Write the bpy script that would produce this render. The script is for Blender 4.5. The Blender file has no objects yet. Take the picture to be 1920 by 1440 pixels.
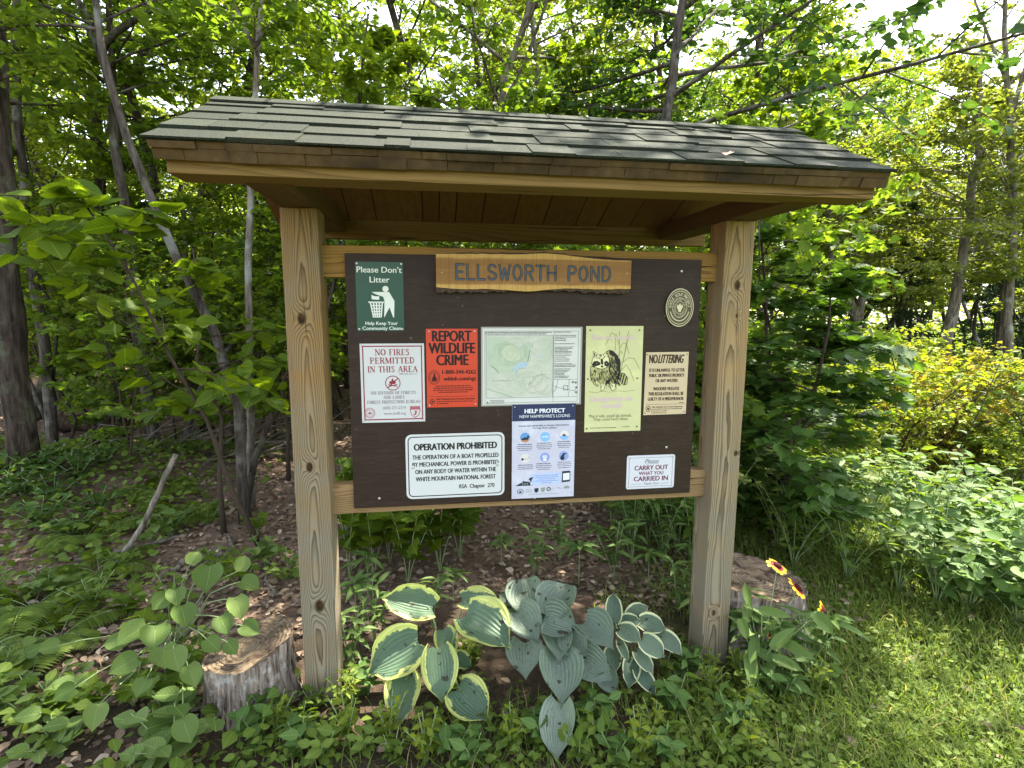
import bpy, math, random
import numpy as np
from mathutils import Vector, Matrix, noise as mnoise

SC = bpy.context.scene
COL = SC.collection
R = math.radians

# ------------------------------------------------------------------ camera
CAMP = (0.2178, -1.4597, 1.0942)
YAW, PITCH, ROLL, FPX = .1464, .1428, .0048, 1016.4665
def cam_axes():
    d = Vector((math.sin(YAW)*math.cos(PITCH), math.cos(YAW)*math.cos(PITCH), -math.sin(PITCH)))
    r = Vector((math.cos(YAW), -math.sin(YAW), 0)); u = r.cross(d)
    return r*math.cos(ROLL)+u*math.sin(ROLL), -r*math.sin(ROLL)+u*math.cos(ROLL), d
CR, CU, CD = cam_axes()
cam = bpy.data.cameras.new('camera'); cam_o = bpy.data.objects.new('camera', cam); COL.objects.link(cam_o)
cam_o.matrix_world = Matrix(((CR.x, CU.x, -CD.x, CAMP[0]), (CR.y, CU.y, -CD.y, CAMP[1]), (CR.z, CU.z, -CD.z, CAMP[2]), (0, 0, 0, 1)))
cam.sensor_width = 36; cam.lens = FPX/1920*36; cam.clip_start = .02; cam.clip_end = 500
SC.camera = cam_o
def ray(px, py): return CD + CR*((px-960)/FPX) - CU*((py-720)/FPX)
def gat(px, py, z=0.):           # ground point seen at a photo pixel
    q = ray(px, py); return Vector(CAMP)+q*((z-CAMP[2])/q.z)
def yat(px, py, y):              # point of the vertical plane y
    q = ray(px, py); return Vector(CAMP)+q*((y-CAMP[1])/q.y)
def dat(px, py, dist):           # point at a depth along the view axis
    return Vector(CAMP)+ray(px, py)*dist

# ------------------------------------------------------------------ light
SUN_AZ, SUN_EL = R(42), R(57)    # azimuth from +y towards +x
w = bpy.data.worlds.new('World'); SC.world = w; w.use_nodes = True
nt = w.node_tree; bg = nt.nodes['Background']
sky = nt.nodes.new('ShaderNodeTexSky'); sky.sky_type = 'NISHITA'; sky.sun_disc = False
sky.sun_elevation = SUN_EL; sky.sun_rotation = SUN_AZ
sky.air_density = 1.0; sky.dust_density = 2.0; sky.ozone_density = 1.0
hs = nt.nodes.new('ShaderNodeHueSaturation'); hs.inputs['Saturation'].default_value = .5
nt.links.new(sky.outputs[0], hs.inputs['Color']); nt.links.new(hs.outputs[0], bg.inputs[0]); bg.inputs[1].default_value = .15
sl = bpy.data.lights.new('sun', 'SUN'); sl.energy = 4.6; sl.angle = R(.6); sl.color = (1, .93, .8)
so = bpy.data.objects.new('sun', sl); COL.objects.link(so)
sdir = Vector((math.sin(SUN_AZ)*math.cos(SUN_EL), math.cos(SUN_AZ)*math.cos(SUN_EL), math.sin(SUN_EL)))
so.rotation_euler = sdir.to_track_quat('Z', 'Y').to_euler()
SC.view_settings.view_transform = 'Standard'; SC.view_settings.look = 'None'
SC.view_settings.exposure = 2.45; SC.view_settings.gamma = 1
SC.render.film_transparent = False
cy = SC.cycles
cy.max_bounces = 8; cy.diffuse_bounces = 4; cy.glossy_bounces = 2; cy.transmission_bounces = 4; cy.transparent_max_bounces = 4
cy.sample_clamp_indirect = 6; cy.caustics_reflective = False; cy.caustics_refractive = False

# ------------------------------------------------------------------ helpers
rnd = random.Random(7)
def put(name, mesh, mat=None, parent=None, loc=None, rot=None):
    o = bpy.data.objects.new(name, mesh); COL.objects.link(o)
    if mat is not None and mesh is not None and not mesh.materials:
        for m in (mat if isinstance(mat, (list, tuple)) else [mat]): mesh.materials.append(m)
    if parent: o.parent = parent
    if loc is not None: o.location = loc
    if rot is not None: o.rotation_euler = rot
    return o
def tag(o, label=None, cat=None, group=None, kind=None):
    if label: o['label'] = label
    if cat: o['category'] = cat
    if group: o['group'] = group
    if kind: o['kind'] = kind
    return o
def thing(name, label, cat, loc=(0, 0, 0), rz=0, group=None):
    o = bpy.data.objects.new(name, None); COL.objects.link(o); o.empty_display_size = .1
    o.location = loc; o.rotation_euler = (0, 0, rz)
    return tag(o, label, cat, group)
def copy_tree(o, parent=None):
    c = o.copy(); COL.objects.link(c)
    if parent: c.parent = parent
    for ch in list(o.children): copy_tree(ch, c)
    return c
def npmesh(name, V, F, smooth=False, tint=None, uv=None, midx=None):
    """F: list of arrays (n,k) of faces with k corners each; tint: per vertex float"""
    me = bpy.data.meshes.new(name)
    V = np.asarray(V, np.float32)
    Fs = [np.asarray(f, np.int32) for f in F if len(f)]
    me.vertices.add(len(V)); me.vertices.foreach_set('co', V.ravel())
    nl = sum(f.size for f in Fs); npol = sum(len(f) for f in Fs)
    me.loops.add(nl); me.polygons.add(npol)
    me.loops.foreach_set('vertex_index', np.concatenate([f.ravel() for f in Fs]))
    tot = np.concatenate([np.full(len(f), f.shape[1], np.int32) for f in Fs])
    st = np.concatenate([[0], np.cumsum(tot)[:-1]]).astype(np.int32)
    me.polygons.foreach_set('loop_start', st)
    try: me.polygons.foreach_set('loop_total', tot)
    except Exception: pass
    if smooth: me.polygons.foreach_set('use_smooth', np.ones(npol, bool))
    if midx is not None: me.polygons.foreach_set('material_index', np.asarray(midx, np.int32))
    if tint is not None:
        a = me.attributes.new('tint', 'FLOAT', 'POINT'); a.data.foreach_set('value', np.asarray(tint, np.float32))
    if uv is not None:
        a = me.attributes.new('lc', 'FLOAT2', 'POINT'); a.data.foreach_set('vector', np.asarray(uv, np.float32).ravel())
    me.update(calc_edges=True); me.validate()
    return me
class MB:
    def __init__(s): s.v = []; s.f = []
    def add(s, vs, fs):
        b = len(s.v); s.v += [tuple(p) for p in vs]; s.f += [tuple(i+b for i in f) for f in fs]
    def box(s, a, b):
        x0, y0, z0 = a; x1, y1, z1 = b
        s.add([(x0,y0,z0),(x1,y0,z0),(x1,y1,z0),(x0,y1,z0),(x0,y0,z1),(x1,y0,z1),(x1,y1,z1),(x0,y1,z1)],
              [(0,3,2,1),(4,5,6,7),(0,1,5,4),(1,2,6,5),(2,3,7,6),(3,0,4,7)])
    def prism(s, pts, y0, y1):      # polygon in x,z extruded along y (y0 is the front)
        n = len(pts); ar = sum(pts[i][0]*pts[(i+1) % n][1]-pts[(i+1) % n][0]*pts[i][1] for i in range(n))
        if ar < 0: pts = pts[::-1]
        s.add([(x, y0, z) for x, z in pts]+[(x, y1, z) for x, z in pts],
              [tuple(range(n)), tuple(range(2*n-1, n-1, -1))]+[(i, i+n, (i+1) % n+n, (i+1) % n) for i in range(n)])
    def flat(s, pts, y):
        n = len(pts); ar = sum(pts[i][0]*pts[(i+1) % n][1]-pts[(i+1) % n][0]*pts[i][1] for i in range(n))
        if ar < 0: pts = pts[::-1]
        s.add([(x, y, z) for x, z in pts], [tuple(range(n))])
    def line(s, pts, wd, y, caps=True):   # ribbon in the x,z plane
        for a, b in zip(pts[:-1], pts[1:]):
            dx, dz = b[0]-a[0], b[1]-a[1]; L = math.hypot(dx, dz) or 1e-9
            nx, nz = -dz/L*wd/2, dx/L*wd/2
            if caps:
                ang = math.atan2(dz, dx); P = []
                for k in range(5): t = ang+math.pi/2+k*math.pi/4; P.append((a[0]+math.cos(t)*wd/2, a[1]+math.sin(t)*wd/2))
                for k in range(5): t = ang-math.pi/2+k*math.pi/4; P.append((b[0]+math.cos(t)*wd/2, b[1]+math.sin(t)*wd/2))
                s.flat(P, y)
            else: s.flat([(a[0]+nx, a[1]+nz), (a[0]-nx, a[1]-nz), (b[0]-nx, b[1]-nz), (b[0]+nx, b[1]+nz)], y)
            y -= 2e-5
    def disc(s, c, r, y, n=24, rz=None):
        rz = rz or r; s.flat([(c[0]+r*math.cos(i*2*math.pi/n), c[1]+rz*math.sin(i*2*math.pi/n)) for i in range(n)], y)
    def ring(s, c, r0, r1, y, n=40, k=1.):
        vs = []; fs = []
        for i in range(n):
            t = i*2*math.pi/n; vs += [(c[0]+r0*math.cos(t), y, c[1]+k*r0*math.sin(t)), (c[0]+r1*math.cos(t), y, c[1]+k*r1*math.sin(t))]
            j = (i+1) % n; fs.append((2*i, 2*i+1, 2*j+1, 2*j))
        s.add(vs, fs)
    def mesh(s, name, bevel=0, smooth=False):
        me = bpy.data.meshes.new(name); me.from_pydata(s.v, [], s.f); me.update()
        if bevel:
            import bmesh
            bm = bmesh.new(); bm.from_mesh(me)
            bmesh.ops.bevel(bm, geom=list(bm.edges), offset=bevel, segments=2, affect='EDGES', profile=.6)
            bm.to_mesh(me); bm.free()
        if smooth: me.shade_smooth()
        return me
    def build(s, name, mat, parent=None, bevel=0, smooth=False):
        return put(name, s.mesh(name, bevel, smooth), mat, parent)
def rrect(x0, z0, x1, z1, r, n=5):
    P = []
    for cx, cz, a in ((x1-r, z1-r, 0), (x0+r, z1-r, 90), (x0+r, z0+r, 180), (x1-r, z0+r, 270)):
        for k in range(n+1): t = R(a+90*k/n); P.append((cx+r*math.cos(t), cz+r*math.sin(t)))
    return P
def frame_ring(mb, outer, inner, y):
    n = len(outer); mb.add([(x, y, z) for x, z in outer]+[(x, y, z) for x, z in inner], [(i, (i+1) % n, (i+1) % n+n, i+n) for i in range(n)])
def tube(mb_v, mb_f, pts, rad, n=8, cap=True, jit=0, seed=0):
    """tapered tube along pts"""
    pts = [Vector(p) for p in pts]; b = len(mb_v); rg = random.Random(seed)
    ref = Vector((.3, .9, .2)).normalized()
    for i, p in enumerate(pts):
        t = (pts[min(i+1, len(pts)-1)]-pts[max(i-1, 0)]).normalized()
        a = t.cross(ref)
        if a.length < .1: a = t.cross(Vector((1, 0, 0)))
        a.normalize(); c = t.cross(a)
        for k in range(n):
            th = 2*math.pi*k/n; rr = rad[i]*(1+jit*(rg.random()-.5))
            q = p+a*math.cos(th)*rr+c*math.sin(th)*rr; mb_v.append(q[:])
    for i in range(len(pts)-1):
        for k in range(n):
            k2 = (k+1) % n
            mb_f.append((b+i*n+k, b+(i+1)*n+k, b+(i+1)*n+k2, b+i*n+k2))
    if cap:
        mb_f.append(tuple(b+k for k in range(n))); e = b+(len(pts)-1)*n
        mb_f.append(tuple(e+k for k in range(n-1, -1, -1)))

# ------------------------------------------------------------------ materials
class NT:
    def __init__(s, name, rough=.7, spec=.3):
        s.m = bpy.data.materials.new(name); s.m.use_nodes = True; s.t = s.m.node_tree
        s.b = s.t.nodes['Principled BSDF']; s.b.inputs['Roughness'].default_value = rough
        s.b.inputs['Specular IOR Level'].default_value = spec; s.out = s.t.nodes['Material Output']
    def n(s, typ, **kw):
        nd = s.t.nodes.new(typ)
        for k, v in kw.items():
            if k.startswith('_'): setattr(nd, k[1:], v)
            else:
                key = k.replace('__', ' ')
                s.set(nd.inputs[int(key[1:]) if key[0] == 'i' and key[1:].isdigit() else key], v)
        return nd
    def set(s, inp, v):
        if isinstance(v, bpy.types.NodeSocket): s.t.links.new(v, inp)
        else: inp.default_value = v
    def math(s, op, a, b=0., c=0.):
        nd = s.t.nodes.new('ShaderNodeMath'); nd.operation = op
        for i, v in enumerate((a, b, c)): s.set(nd.inputs[i], v)
        return nd.outputs[0]
    def mix(s, f, a, b, mode='MIX'):
        nd = s.t.nodes.new('ShaderNodeMix'); nd.data_type = 'RGBA'; nd.blend_type = mode
        s.set(nd.inputs[0], f); s.set(nd.inputs[6], c4(a)); s.set(nd.inputs[7], c4(b)); return nd.outputs[2]
    def ramp(s, f, *st):
        nd = s.t.nodes.new('ShaderNodeValToRGB'); cr = nd.color_ramp
        while len(cr.elements) < len(st): cr.elements.new(.5)
        for e, (p, c) in zip(cr.elements, st): e.position = p; e.color = c4(c)
        s.set(nd.inputs[0], f); return nd.outputs[0]
    def noise(s, vec, scale, detail=4, rough=.55, dist=0):
        nd = s.t.nodes.new('ShaderNodeTexNoise'); s.set(nd.inputs['Vector'], vec) if vec is not None else None
        nd.inputs['Scale'].default_value = scale; nd.inputs['Detail'].default_value = detail
        nd.inputs['Roughness'].default_value = rough; nd.inputs['Distortion'].default_value = dist; return nd.outputs['Fac']
    def coord(s, which='Object', scale=None, loc=None):
        o = s.t.nodes.new('ShaderNodeTexCoord').outputs[which]
        if scale or loc is not None:
            m = s.t.nodes.new('ShaderNodeMapping'); s.t.links.new(o, m.inputs[0])
            if scale: m.inputs['Scale'].default_value = scale
            if loc is not None: s.set(m.inputs['Location'], loc)
            o = m.outputs[0]
        return o
    def base(s, v): s.set(s.b.inputs['Base Color'], v if isinstance(v, bpy.types.NodeSocket) else c4(v))
    def bump(s, h, strength=.3, dist=.01):
        nd = s.t.nodes.new('ShaderNodeBump'); nd.inputs['Strength'].default_value = strength; nd.inputs['Distance'].default_value = dist
        s.set(nd.inputs['Height'], h); s.t.links.new(nd.outputs[0], s.b.inputs['Normal'])
def c4(c):
    if isinstance(c, bpy.types.NodeSocket): return c
    return (c[0], c[1], c[2], 1) if len(c) == 3 else c
def lin(h):       # sRGB hex to linear
    v = [int(h[i:i+2], 16)/255 for i in (0, 2, 4)]
    return tuple(x/12.92 if x <= .04045 else ((x+.055)/1.055)**2.4 for x in v)
def plain(name, c, rough=.6, spec=.3, metal=0, var=0, vs=30):
    N = NT(name, rough, spec); N.b.inputs['Metallic'].default_value = metal
    if var:
        f = N.noise(N.coord('Object'), vs, 5); N.base(N.mix(f, tuple(x*(1-var) for x in c), tuple(min(1, x*(1+var)) for x in c)))
    else: N.base(c)
    return N.m
def wood(name, pale, dark, freq=90., knots=(), pith=(.0, -.05), sap=None, mottle=.25, line=.5, rough=.75, tone=None, weather=0):
    """sawn timber; grain runs along local z, rings about a pith line beside the piece; knots: (x, z, size)"""
    N = NT(name, rough, .2)
    co = N.coord('Object'); sx = N.n('ShaderNodeSeparateXYZ', i0=co)
    x, y, z = sx.outputs
    oi = N.n('ShaderNodeObjectInfo').outputs['Random']
    hi = N.noise(N.n('ShaderNodeCombineXYZ', X=N.math('MULTIPLY', x, 22.), Y=N.math('MULTIPLY', y, 22.), Z=N.math('MULTIPLY', z, 3.)).outputs[0], 1., 3)
    lo = N.n('ShaderNodeCombineXYZ', X=N.math('ADD', N.math('MULTIPLY', x, 3.), N.math('MULTIPLY', oi, 9.)), Y=N.math('MULTIPLY', y, 3.), Z=N.math('MULTIPLY', z, .5)).outputs[0]
    n1 = N.noise(lo, 2.2, 2, .5)
    dx = N.math('SUBTRACT', x, pith[0]); dy = N.math('SUBTRACT', y, pith[1])
    rr = N.math('SQRT', N.math('ADD', N.math('MULTIPLY', dx, dx), N.math('MULTIPLY', dy, dy)))
    rr = N.math('ADD', rr, N.math('MULTIPLY', N.math('SUBTRACT', n1, .5), .022))
    rr = N.math('ADD', rr, N.math('MULTIPLY', z, .008))
    rr = N.math('ADD', rr, N.math('MULTIPLY', N.math('SUBTRACT', hi, .5), .0045))
    kn = None
    for kx, kz, ks in knots:
        ax = N.math('MULTIPLY', N.math('SUBTRACT', x, kx), 1/ks); az = N.math('MULTIPLY', N.math('SUBTRACT', z, kz), .62/ks)
        d2 = N.math('ADD', N.math('MULTIPLY', ax, ax), N.math('MULTIPLY', az, az))
        g = N.math('POWER', 2.718, N.math('MULTIPLY', d2, -.22))
        rr = N.math('ADD', rr, N.math('MULTIPLY', g, .007))
        k1 = N.n('ShaderNodeMapRange', i0=d2, i1=1.3, i2=.45, i3=0., i4=1.).outputs[0]
        kn = k1 if kn is None else N.math('MAXIMUM', kn, k1)
    ph = N.math('FRACT', N.math('MULTIPLY', rr, freq))
    band = N.ramp(ph, (0, (0, 0, 0)), (.4, (.10,)*3), (.78, (.65,)*3), (.93, (1,)*3), (1, (0,)*3))
    fine = N.n('ShaderNodeCombineXYZ', X=N.math('MULTIPLY', x, 260.), Y=N.math('MULTIPLY', y, 260.), Z=N.math('MULTIPLY', z, 6.)).outputs[0]
    nf = N.noise(fine, 1., 3)
    big = N.noise(co, 3.2, 3)
    c = N.mix(N.math('MULTIPLY', band, N.math('MULTIPLY', N.math('ADD', N.math('MULTIPLY', hi, 1.1), .5), line)), pale, dark)
    c = N.mix(N.math('MULTIPLY', N.math('SUBTRACT', nf, .3), .5), c, dark)
    c = N.mix(N.n('ShaderNodeMapRange', i0=big, i1=.45, i2=.75, i3=0., i4=mottle).outputs[0], c, tone or tuple(v*.45 for v in pale))
    crk = N.noise(N.n('ShaderNodeCombineXYZ', X=N.math('ADD', N.math('MULTIPLY', x, 95.), N.math('MULTIPLY', n1, 6.)), Y=N.math('MULTIPLY', y, 95.), Z=N.math('MULTIPLY', z, 2.2)).outputs[0], 1., 3, .6)
    crk = N.n('ShaderNodeMapRange', i0=crk, i1=.63, i2=.67, i3=0., i4=.9).outputs[0]
    c = N.mix(crk, c, tuple(v*.28 for v in dark))
    if weather:
        wz = N.math('ADD', N.n('ShaderNodeMapRange', i0=z, i1=weather, i2=0., i3=0., i4=.9).outputs[0], N.n('ShaderNodeMapRange', i0=N.noise(co, 7, 4, .6), i1=.38, i2=.68, i3=0., i4=.7).outputs[0])
        c = N.mix(N.n('ShaderNodeClamp', i0=wz).outputs[0], c, N.mix(N.math('MULTIPLY', band, .85), lin('8b826c'), lin('3e3424')))
    if kn is not None:
        kc = N.ramp(N.noise(co, 120, 2), (.3, tuple(v*.25 for v in dark)), (.7, tuple(v*.9 for v in dark)))
        c = N.mix(kn, c, kc)
    N.base(c)
    N.bump(N.math('ADD', N.math('MULTIPLY', crk, -2.), N.math('ADD', N.math('MULTIPLY', band, -.6), nf)), .4, .003)
    return N.m

# ------------------------------------------------------------------ timber kiosk
pale = lin('b9a071'); dk = lin('6b4f2a')
M_postL = wood('post_timber', lin('9c7a48'), lin('4d3517'), 560, knots=((-.006, 1.09, .010), (-.004, .705, .009), (.004, .315, .012)), pith=(.004, .022), line=.85, weather=1.1, tone=lin('7a7048'))
M_postR = wood('post_timber_b', lin('a98a5c'), lin('573c1e'), 520, knots=((.0, 1.185, .0095), (.004, 1.10, .004), (.028, .70, .006), (-.01, .2, .006)), pith=(-.01, .03), line=.8, weather=1.1, tone=lin('8d8460'))
M_rail = wood('rail_timber', lin('a57f42'), lin('5a3b19'), 420, knots=((.02, .10, .006), (.025, .15, .006)), pith=(.02, .06), line=.6, tone=lin('8f8560'))
M_rail2 = wood('rail_timber_b', lin('a3855c'), lin('5c4023'), 420, pith=(-.03, .07), line=.6, tone=lin('7f7a68'))
M_beam = wood('beam_timber', lin('806637'), lin('4a3519'), 260, pith=(.03, .08), line=.5, mottle=.4)
M_arm = wood('arm_timber', lin('634c2a'), lin('362512'), 260, pith=(.03, .09), line=.5, mottle=.4)
M_deck = wood('deck_boards', lin('6a4a2c'), lin('33200f'), 200, pith=(.2, .3), line=.45, mottle=.9, tone=lin('1d1a16'))

KX, KY = .483, .0175
kiosk = thing('notice_board_shelter', 'timber trailhead shelter with shingled gable roof holding the dark brown notice board', 'notice board', (KX, KY, 0))
def timber(name, L, wx, wy, mat, loc, rot=(0, 0, 0), bevel=.003):
    m = MB(); m.box((-wx/2, -wy/2, 0), (wx/2, wy/2, L))
    return put(name, m.mesh(name, bevel), mat, kiosk, (loc[0]-KX, loc[1]-KY, loc[2]), rot)
timber('post', 1.36, .089, .089, M_postL, (-.1005, .0175, -.03), bevel=.004)
timber('post', 1.36, .086, .089, M_postR, (1.065, .0175, -.03), bevel=.004)
HX = (0, math.pi/2, 0); HY = (-math.pi/2, 0, 0)
timber('rail', 1.095, .081, .038, M_rail, (-.061, .032, 1.206), HX)
timber('rail', 1.097, .083, .038, M_rail2, (-.061, .032, .569), HX)
timber('cross_arm', .70, .089, .05, M_arm, (-.1005, -.27, 1.3555), HY)
timber('cross_arm', .70, .089, .05, M_arm, (1.065, -.27, 1.3555), HY)
timber('eave_beam', 1.462, .027, .082, M_beam, (-.262, -.291, 1.3480), HX)
timber('eave_beam', 1.462, .062, .038, M_beam, (-.262, .450, 1.343), HX)

# roof: frame of the front slope (s up the slope, n outward)
EY, EZ, RY, RZ = -.368, 1.385, .020, 1.583
SL = math.hypot(RY-EY, RZ-EZ); sy, sz = (RY-EY)/SL, (RZ-EZ)/SL; ny, nz = -sz, sy
BY, BZ = .475, 1.392; SB = math.hypot(BY-RY, RZ-BZ); by_, bz_ = (BY-RY)/SB, (RZ-BZ)/SB
def fslope(x, s, n): return (x-KX, EY+sy*s+ny*n-KY, EZ+sz*s+nz*n)
def bslope(x, s, n): return (x-KX, BY-by_*s+bz_*n-KY, BZ+bz_*s+by_*n)
def sbox(mb, fn, x0, x1, s0, s1, n0, n1, n0b=None, n1b=None, dx=0):
    n0b = n0 if n0b is None else n0b; n1b = n1 if n1b is None else n1b
    v = [fn(x0, s0, n0), fn(x1, s0, n0), fn(x1+dx, s1, n0b), fn(x0+dx, s1, n0b), fn(x0, s0, n1), fn(x1, s0, n1), fn(x1+dx, s1, n1b), fn(x0+dx, s1, n1b)]
    f = [(0,3,2,1),(4,5,6,7),(0,1,5,4),(1,2,6,5),(2,3,7,6),(3,0,4,7)]
    mb.add(v, f if fn is fslope else [q[::-1] for q in f])
NS = NT('asphalt_shingle', .9, .15)
co = NS.coord('Object'); at = NS.n('ShaderNodeAttribute', _attribute_name='tint').outputs['Fac']
g = NS.noise(co, 420, 2, .7); g2 = NS.noise(co, 9, 4)
c = NS.mix(at, lin('161a13'), lin('30362b')); c = NS.mix(NS.ramp(g, (.35, (0,)*3), (.68, (1,)*3)), NS.mix(.55, c, (.006, .007, .006)), NS.mix(.35, c, lin('585e4b')))
c = NS.mix(NS.n('ShaderNodeMapRange', i0=g2, i1=.55, i2=.8, i3=0., i4=.4).outputs[0], c, lin('4a4a30'))
NS.base(c); NS.bump(g, .6, .004)
M_shingle = NS.m
RL, RR = -.287, 1.2215
def shingle_slope(fn, SLN, seed):
    rg = random.Random(seed); mb = MB(); tn = []
    NC = 5; ex = SLN/NC
    def sb(*a, t=0., **k):
        sbox(mb, fn, *a, **k); tn.extend([t]*8)
    for k in range(NC):
        s0 = k*ex; x = RL-.004+rg.uniform(-.003, .003)
        sb(RL, RR, s0+.004, min(s0+ex+.03, SLN), -.002, .0025, -.004, .0005, t=.1)
        x = RL; 
        while x < RR-.005:
            wdt = rg.choice((.045, .075, .10, .13, .16))*rg.uniform(.85, 1.15)
            x1 = min(x+wdt, RR)
            if RR-x1 < .03: x1 = RR
            h = .0062 if rg.random() < .5 else .0038
            e = rg.uniform(-.002, .0035)
            sb(x+.0006, x1-.0006, s0+e, min(s0+ex+.012, SLN), .0012, h+.001, -.001, h-.0035, t=min(1, max(0, rg.gauss(.5, .22))), dx=rg.uniform(-.002, .002))
            x = x1
    return mb, tn
for fn, ln, sd in ((fslope, SL, 3), (bslope, SB, 4)):
    mb, tn = shingle_slope(fn, ln, sd)
    me = mb.mesh('shingles'); a = me.attributes.new('tint', 'FLOAT', 'POINT'); a.data.foreach_set('value', np.array(tn, np.float32))
    put('shingles', me, M_shingle, kiosk)
mb = MB(); tn = []; rg = random.Random(5); x = RL-.002
while x < RR:                                   # ridge caps
    x1 = min(x+rg.uniform(.10, .13), RR+.002)
    rz0 = RZ+.004
    for fn, ln in ((fslope, SL), (bslope, SB)):
        sbox(mb, fn, x, x1+.012, ln-.045, ln+.004, .004, .0085, .003, .0085); tn += [rg.uniform(.3, .8)]*8
    x = x1
me = mb.mesh('ridge_cap'); a = me.attributes.new('tint', 'FLOAT', 'POINT'); a.data.foreach_set('value', np.array(tn, np.float32))
put('ridge_cap', me, M_shingle, kiosk)
ND = NT('old_deck_wood', .85, .15)
co = ND.coord('Object'); f1 = ND.noise(ND.coord('Object', (60, 8, 60)), 1., 4); f2 = ND.noise(co, 4.5, 4, .6)
at = ND.n('ShaderNodeAttribute', _attribute_name='tint').outputs['Fac']
c = ND.mix(f1, lin('3a2b1c'), lin('6b573b')); c = ND.mix(at, c, ND.mix(.4, c, lin('5d4a28')))
c = ND.mix(ND.n('ShaderNodeMapRange', i0=f2, i1=.44, i2=.66, i3=0., i4=.8).outputs[0], c, lin('1f1c17'))
ND.base(c); ND.bump(f1, .4, .004); M_deck = ND.m
NC_ = NT('ceiling_boards', .8, .15)
co = NC_.coord('Object'); f1 = NC_.noise(NC_.coord('Object', (70, 7, 70)), 1., 4); at = NC_.n('ShaderNodeAttribute', _attribute_name='tint').outputs['Fac']
c = NC_.mix(f1, lin('553a20'), lin('87653e')); c = NC_.mix(NC_.math('MULTIPLY', at, .55), c, lin('5f4526')); NC_.base(c); NC_.bump(f1, .3, .003); M_ceil = NC_.m
for fn, ln, layers in ((fslope, SL, ((-.016, -.0035, 0.004), (-.037, -.017, .007))), (bslope, SB, ((-.016, -.0035, .004), (-.037, -.017, .007)))):
    for n0, n1, s0 in layers:
        mb = MB(); tn = []; x = RL+.006+s0*.6; xe = RR-.006-s0*.6
        rg = random.Random(int(n0*1e4)+int(ln*99))
        while x < xe:
            x1 = min(x+rg.choice((.05, .085, .11, .14, .19))*rg.uniform(.9, 1.1), xe)
            if xe-x1 < .03: x1 = xe
            sbox(mb, fn, x+(.0005 if fn is fslope else .0016), x1-(.0005 if fn is fslope else .0016), s0+rg.uniform(-.003, .005), ln-.012, n0+rg.uniform(-.0008, .0008), n1); tn += [rg.random()]*8
            x = x1
        me = mb.mesh('roof_boards'); a = me.attributes.new('tint', 'FLOAT', 'POINT'); a.data.foreach_set('value', np.array(tn, np.float32))
        put('roof_boards', me, M_deck if fn is fslope else M_ceil, kiosk)
# the panel
NP = NT('brown_panel_paint', .55, .25)
co = NP.coord('Object'); f1 = NP.noise(NP.coord('Object', (3.5, 1, 26)), 3.2, 5, .6, 1.6); f2 = NP.noise(co, 7, 3)
c = NP.mix(NP.ramp(f1, (.45, (0,)*3), (.68, (1,)*3)), lin('2e2017'), lin('3b2b20')); c = NP.mix(NP.math('MULTIPLY', f2, .35), c, lin('251a13'))
sp = NP.noise(co, 95, 2, .4); c = NP.mix(NP.n('ShaderNodeMapRange', i0=sp, i1=.76, i2=.80, i3=0., i4=.45).outputs[0], c, lin('8a7a68')); c = NP.mix(NP.n('ShaderNodeMapRange', i0=NP.noise(NP.coord('Object', (4, 1, 3)), 6., 3), i1=.55, i2=.8, i3=0., i4=.35).outputs[0], c, lin('42342a')); c = NP.mix(NP.n('ShaderNodeMapRange', i0=sp, i1=.26, i2=.22, i3=0., i4=.7).outputs[0], c, (.008, .006, .005))
NP.base(c); NP.bump(NP.math('ADD', f1, NP.math('MULTIPLY', sp, .4)), .4, .002)
mb = MB(); mb.box((-KX, -KY, .546), (.970-KX, .0125-KY, 1.2255)); mb.build('panel', NP.m, kiosk, .0015)
M_screw = plain('galvanised', lin('c9c6bd'), .35, .5, .6)
def screw(parent, x, z, y, r=.0035, mat=None):
    m = MB(); vs = []; fs = []; n = 12
    for k, (rr, yy) in enumerate(((r, 0), (r, -.0008), (r*.6, -.0016))):
        for i in range(n): t = 2*math.pi*i/n; vs.append((x+rr*math.cos(t), y+yy, z+rr*math.sin(t)))
    for k in range(2):
        for i in range(n): j = (i+1) % n; fs.append((k*n+i, k*n+j, (k+1)*n+j, (k+1)*n+i))
    fs.append(tuple(2*n+i for i in range(n))); m.add(vs, fs)
    return m.build('screw', mat or M_screw, parent)
for px, pz in ((.911, 1.193), (.068, .572), (.89, .688), (.5, .553)): 
    screw(kiosk, px-KX, pz, -KY, .0033)
# cobweb-like nothing; small fallen leaf on the roof is its own thing further below

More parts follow.
